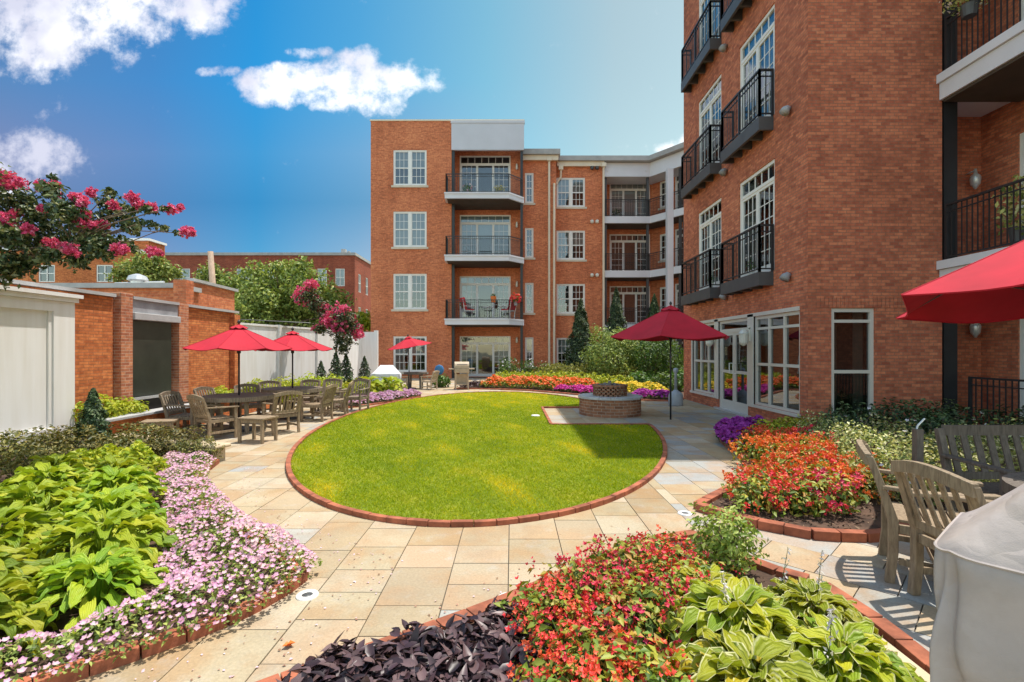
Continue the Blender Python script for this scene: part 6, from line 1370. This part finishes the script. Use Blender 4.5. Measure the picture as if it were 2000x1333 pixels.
dup(k0, (5.35, 25.2, 0), 2, 'tall conical evergreen before the white framed balcony doors', (0.95, 0.95, 1.2)); dup(k0, (7.35, 25.4, 0), 4, 'tall conical evergreen right above the large red umbrella', (0.9, 0.9, 1.12))

# ---------------------------------------------------------------- trees
def px_cloud(name, Y, blobs, n, size, lmat, label, catg, base, flowers=None, trunk=None, group=None, depth=0.8, asp=0.5, fl_n=0, fl_s=0.05, fm='fl_crape', pet=6, limb_r=0.03, spread=None):
    """tree whose crown is a set of leafy lobes; lobes are given by where they stand (column, height, radius)"""
    bx, by = base; P_, N_ = [], []; tot = sum(b[2]**2 for b in blobs); C3 = []
    for (px, py, pr, *asp_) in blobs:
        y = Y+random.uniform(-1, 1)*depth*0.5; c = np.array([X_at(px, y), y, Z_at(py, y)]); r = pr*y/FPX; k = max(20, int(n*pr*pr/tot)); rr = (r, r*max(0.8, 1), r*(asp_[0] if asp_ else 0.85))
        p, nr = ell_pts(k, c, rr, fill=0.75, lump=0.3, jit=0.2); P_.append(p); N_.append(nr); C3.append((c, r))
    P_ = np.concatenate(P_)-[bx, by, 0]; N_ = np.concatenate(N_); L_ = leaf_arrays(P_, unit(N_*0.5+[0, 0, 0.5]+RNG.normal(size=P_.shape)*0.7), size*(0.6+0.8*RNG.random(len(P_))), asp)
    t = empty(name, (bx, by, 0), 0, label, catg, group); link('crown', np_mesh('crown', *L_[:2], M[lmat], L_[2]), t)
    if flowers:
        Q = []
        for (px, py, pr) in flowers:
            y = Y+random.uniform(-1, 0.3)*depth*0.4; c = np.array([X_at(px, y), y, Z_at(py, y)]); r = pr*y/FPX; k = int(fl_n*pr/sum(f_[2] for f_ in flowers)); Q.append(ell_pts(k, c, (r, r, r*0.8), fill=0.9, lump=0.3)[0])
        Q = np.concatenate(Q)-[bx, by, 0]; F_ = flower_arrays(Q, RNG.normal(size=Q.shape), fl_s*(0.6+0.8*RNG.random(len(Q))), RNG.random(len(Q)), pet, 0.4, 0.6, ctr=0.3); link('flowers', np_mesh('flowers', *F_[:2], M[fm], F_[2]), t)
    # limbs from the trunk to each lobe
    q = MB(); tr_ = trunk or [(0, 0, 0)]
    for tp in tr_:
        pass
    top = Vector(tr_[-1])
    q.tube([Vector(p) for p in tr_], [limb_r*(2.2-1.0*i/max(1, len(tr_)-1)) for i in range(len(tr_))], 10)
    B0 = Vector((bx, by, 0)); cs_ = [Vector(c)-B0 for c, r in C3]; nh = max(3, len(cs_)//6); hubs = []
    cand = cs_[:]; random.shuffle(cand); hubs = [cand[0]]
    while len(hubs) < nh: hubs.append(max(cand, key=lambda p: min((p-h).length for h in hubs)))
    hubs = [top.lerp(h, 0.62) for h in hubs]
    for h in hubs: m1 = top.lerp(h, 0.5)+Vector((random.uniform(-.1, .1), random.uniform(-.1, .1), 0.1))*(h-top).length*0.8; q.tube([top, m1, h], [limb_r*0.9, limb_r*0.6, limb_r*0.42], 6)
    for e_, (c, r) in zip(cs_, C3):
        s_ = min(hubs, key=lambda h: (h-e_).length); mid_ = s_.lerp(e_, 0.5)+Vector((random.uniform(-.2, .2), random.uniform(-.2, .2), random.uniform(-.1, .2)))*(e_-s_).length*0.5
        q.tube([s_, mid_, e_], [limb_r*0.4, limb_r*0.28, limb_r*0.14], 5)
        for _ in range(2):
            d_ = Vector((random.uniform(-1, 1), random.uniform(-1, 1), random.uniform(-.6, 1)))*r*0.8; q.tube([mid_.lerp(e_, 0.6), e_+d_], [limb_r*0.16, limb_r*0.08], 4)
    q.build('trunk', M['bark'], t, smooth=True); return t
zc = lambda x, y: (x/3.92, 300+y/3.92)
fl1 = [(*zc(*p[:2]), p[2]) for p in ((40,180,16),(60,240,10),(150,220,11),(320,250,13),(390,300,14),(420,240,9),(590,340,14),(640,380,9),(700,300,9),(1010,340,11),(1060,390,10),(1160,410,11),(1310,430,10),(1380,410,6),(1440,600,11),(1470,610,7),(870,400,10),(60,500,16),(120,460,8),(220,580,12),(400,690,14),(540,740,14),(490,715,9),(650,460,8),(610,530,10),(700,545,8),(790,545,9),(900,730,13),(950,735,8),(1170,750,11),(1210,760,7),(20,540,13),(320,420,7))]+[(-60, 400, 20), (-90, 480, 20)]
bl1 = [(15,352,20),(104,348,10),(98,372,22),(40,395,34),(80,425,36),(130,415,34),(175,440,38),(215,400,24),(213,375,10),(235,425,30),(258,445,18),(180,478,32),(120,475,36),(60,470,36),(20,460,34),(20,520,32),(55,512,24),(150,512,20),(95,500,22),(205,485,26),(235,478,18),(285,408,10),(260,410,12),(300,415,8),(322,408,7),(345,455,7),(322,446,9),(300,440,10),(280,435,8),(250,478,10),(262,488,9),(-50,430,60),(-50,520,60),(-110,480,80),(-60,350,50)]
px_cloud('crape_myrtle', 5.6, bl1, 12500, 0.064, 'lf_crape', 'crape myrtle with magenta red blooms reaching in at upper left', 'tree', (-6.85, 5.6), fl1, [(0, 0, 0), (0.05, 0, 1.0), (0.1, 0.05, 1.9), (0.35, 0, 2.4)], depth=0.7, fl_n=5600, fl_s=0.036, limb_r=0.022, asp=0.55)
z3 = lambda x, y: (350+x/3.92, 480+y/3.92)
fl2 = [(*z3(*p[:2]), p[2]/3.92) for p in ((1010,300,55),(950,360,60),(920,400,50),(1010,420,60),(1110,470,45),(1150,550,60),(1130,600,50),(1240,500,70),(1300,570,60),(1340,640,60),(1230,620,70),(1370,680,45),(1060,640,40),(1190,560,50),(1250,570,60))]
bl2 = [(*z3(*p[:2]), p[2]/3.92) for p in ((990,390,75),(1050,440,70),(1100,500,70),(1180,540,90),(1260,550,90),(1310,620,80),(1240,640,80),(1290,730,60),(1250,780,60),(1080,640,50),(1220,730,40))]
px_cloud('crape_myrtle', 18.5, bl2, 3600, 0.12, 'lf_crape', 'slender crape myrtle with crimson blooms before the white fence', 'tree', (X_at(664, 18.5), 18.5), fl2, [(0, 0, 0), (-0.1, 0, 0.9), (-0.15, 0, 1.6), (-0.05, 0, 2.0)], depth=1.0, fl_n=2900, fl_s=0.10, limb_r=0.025)
big = [(470,568,30),(500,540,34),(520,590,55),(560,560,50),(565,530,30),(590,520,20),(600,560,45),(640,585,40),(660,605,30),(600,610,55),(550,620,60),(480,600,45),(500,625,50),(640,625,45),(450,555,22),(680,625,22),(535,525,16)]
px_cloud('broadleaf_tree', 28, big, 15000, 0.24, 'lf_tree', 'big light green tree behind the white fence in front of the far brick block', 'tree', (X_at(560, 28), 28), trunk=[(0, 0, 0), (0.1, 0, 1.5), (0, 0, 2.6)], depth=2.5, limb_r=0.09)
px_cloud('small_tree', 22, [(250,530,26),(285,520,30),(320,528,24),(345,535,14),(230,540,16),(300,545,28),(310,502,12)], 3600, 0.15, 'lf_tree', 'light green tree top rising behind the low outbuilding', 'tree', (X_at(285, 22), 22), trunk=[(0, 0, 0), (0, 0, 2.5), (0, 0, 4)], depth=1.0, limb_r=0.05)
px_cloud('small_tree', 18, [(385,590,16),(410,585,20),(440,592,22),(462,600,16),(395,600,18)], 1800, 0.11, 'lf_tree', 'small leafy tree at the foot of the wooden utility pole', 'tree', (X_at(425, 18), 18), trunk=[(0, 0, 0), (0, 0, 2), (0, 0, 2.7)], depth=0.7, limb_r=0.03)
px_cloud('small_tree', 30, [(410,530,18),(395,545,16),(430,545,20)], 1300, 0.2, 'lf_tree', 'small treetop directly behind the wooden utility pole', 'tree', (X_at(410, 30), 30), trunk=[(0, 0, 0), (0, 0, 4), (0, 0, 5)], depth=1, limb_r=0.05)
px_cloud('small_tree', 30, [(708,622,16),(716,635,16),(702,640,16)], 1300, 0.2, 'lf_lime', 'small bright green tree between white fence and brick block', 'tree', (X_at(710, 30), 30), trunk=[(0, 0, 0), (0, 0, 1.5), (0, 0, 2.6)], depth=1, limb_r=0.05)

# plants on the balconies
def potted(loc, r, h, lmat, label, fl=None, pot='concrete', pr=0.12, ph=0.2, n=160, ls=0.09, group=None):
    t = empty('potted_plant', loc, 0, label, 'potted plant', group); MB().lathe([(pr*0.75, 0), (pr, ph), (pr*1.05, ph), (pr*0.85, ph-0.02)], n=14).build('pot', M[pot], t)
    p, nr = ell_pts(n, (0, 0, ph+h*0.4), (r, r, h*0.55), fill=0.6); L_ = leaf_arrays(p, unit(nr+RNG.normal(size=p.shape)*0.6), ls, 0.45); link('foliage', np_mesh('foliage', *L_[:2], M[lmat], L_[2]), t)
    if fl: p, nr = ell_pts(fl[1], (0, 0, ph+h*0.4), (r, r, h*0.58), fill=0.1); F_ = flower_arrays(p, nr, fl[2], RNG.random(len(p))); link('flowers', np_mesh('flowers', *F_[:2], M[fl[0]], F_[2]), t)
    return t
potted((-2.62, 26.6, 3.6), 0.22, 0.5, 'lf_mid', 'potted plant with a pink bloom at the left of the first floor balcony', ('fl_magenta', 20, 0.08))
potted((-1.0, 26.5, 4.1), 0.15, 0.15, 'lf_mid', 'orange pot with greenery on the first floor balcony', None, 'orange', 0.16, 0.34, 60, 0.08)
potted((0.2, 26.5, 3.95), 0.26, 0.45, 'lf_mid', 'round bright red bloom at the right of the first floor balcony', ('fl_red', 120, 0.12))
potted((-2.4, 26.6, 9.94), 0.3, 0.4, 'lf_mid', 'potted plant with pink bloom at the left of the top balcony', ('fl_pink', 14, 0.1)); potted((-0.7, 26.6, 9.94), 0.35, 0.35, 'lf_cream', 'wide pale green potted plant at the right of the top balcony')
potted((6.3, 29.6, 9.46), 0.3, 0.4, 'lf_dark', 'dark potted plant on the top balcony of the rear wing')
potted((5.3, 10.9, 3.19), 0.10, 0.28, 'lf_mid', 'small potted plant at the rail of the lowest near iron balcony', None, 'white', 0.07, 0.12, 60, 0.05)
potted((5.3, 13.1, 3.19), 0.10, 0.35, 'lf_mid', 'small potted plant at the rail of the lowest far iron balcony', None, 'white', 0.07, 0.14, 60, 0.05)
t = potted((7.86, 8.45, 7.28), 0.36, 0.38, 'lf_cream', 'trailing plant with small white flowers hung on the upper right balcony rail', ('fl_white', 60, 0.045), 'charcoal', 0.13, 0.2, 420, 0.06)
t = potted((8.25, 8.0, 3.25), 0.30, 0.9, 'lf_cream', 'pale fern like plant on the lower right balcony', None, 'charcoal', 0.13, 0.3, 260, 0.12)
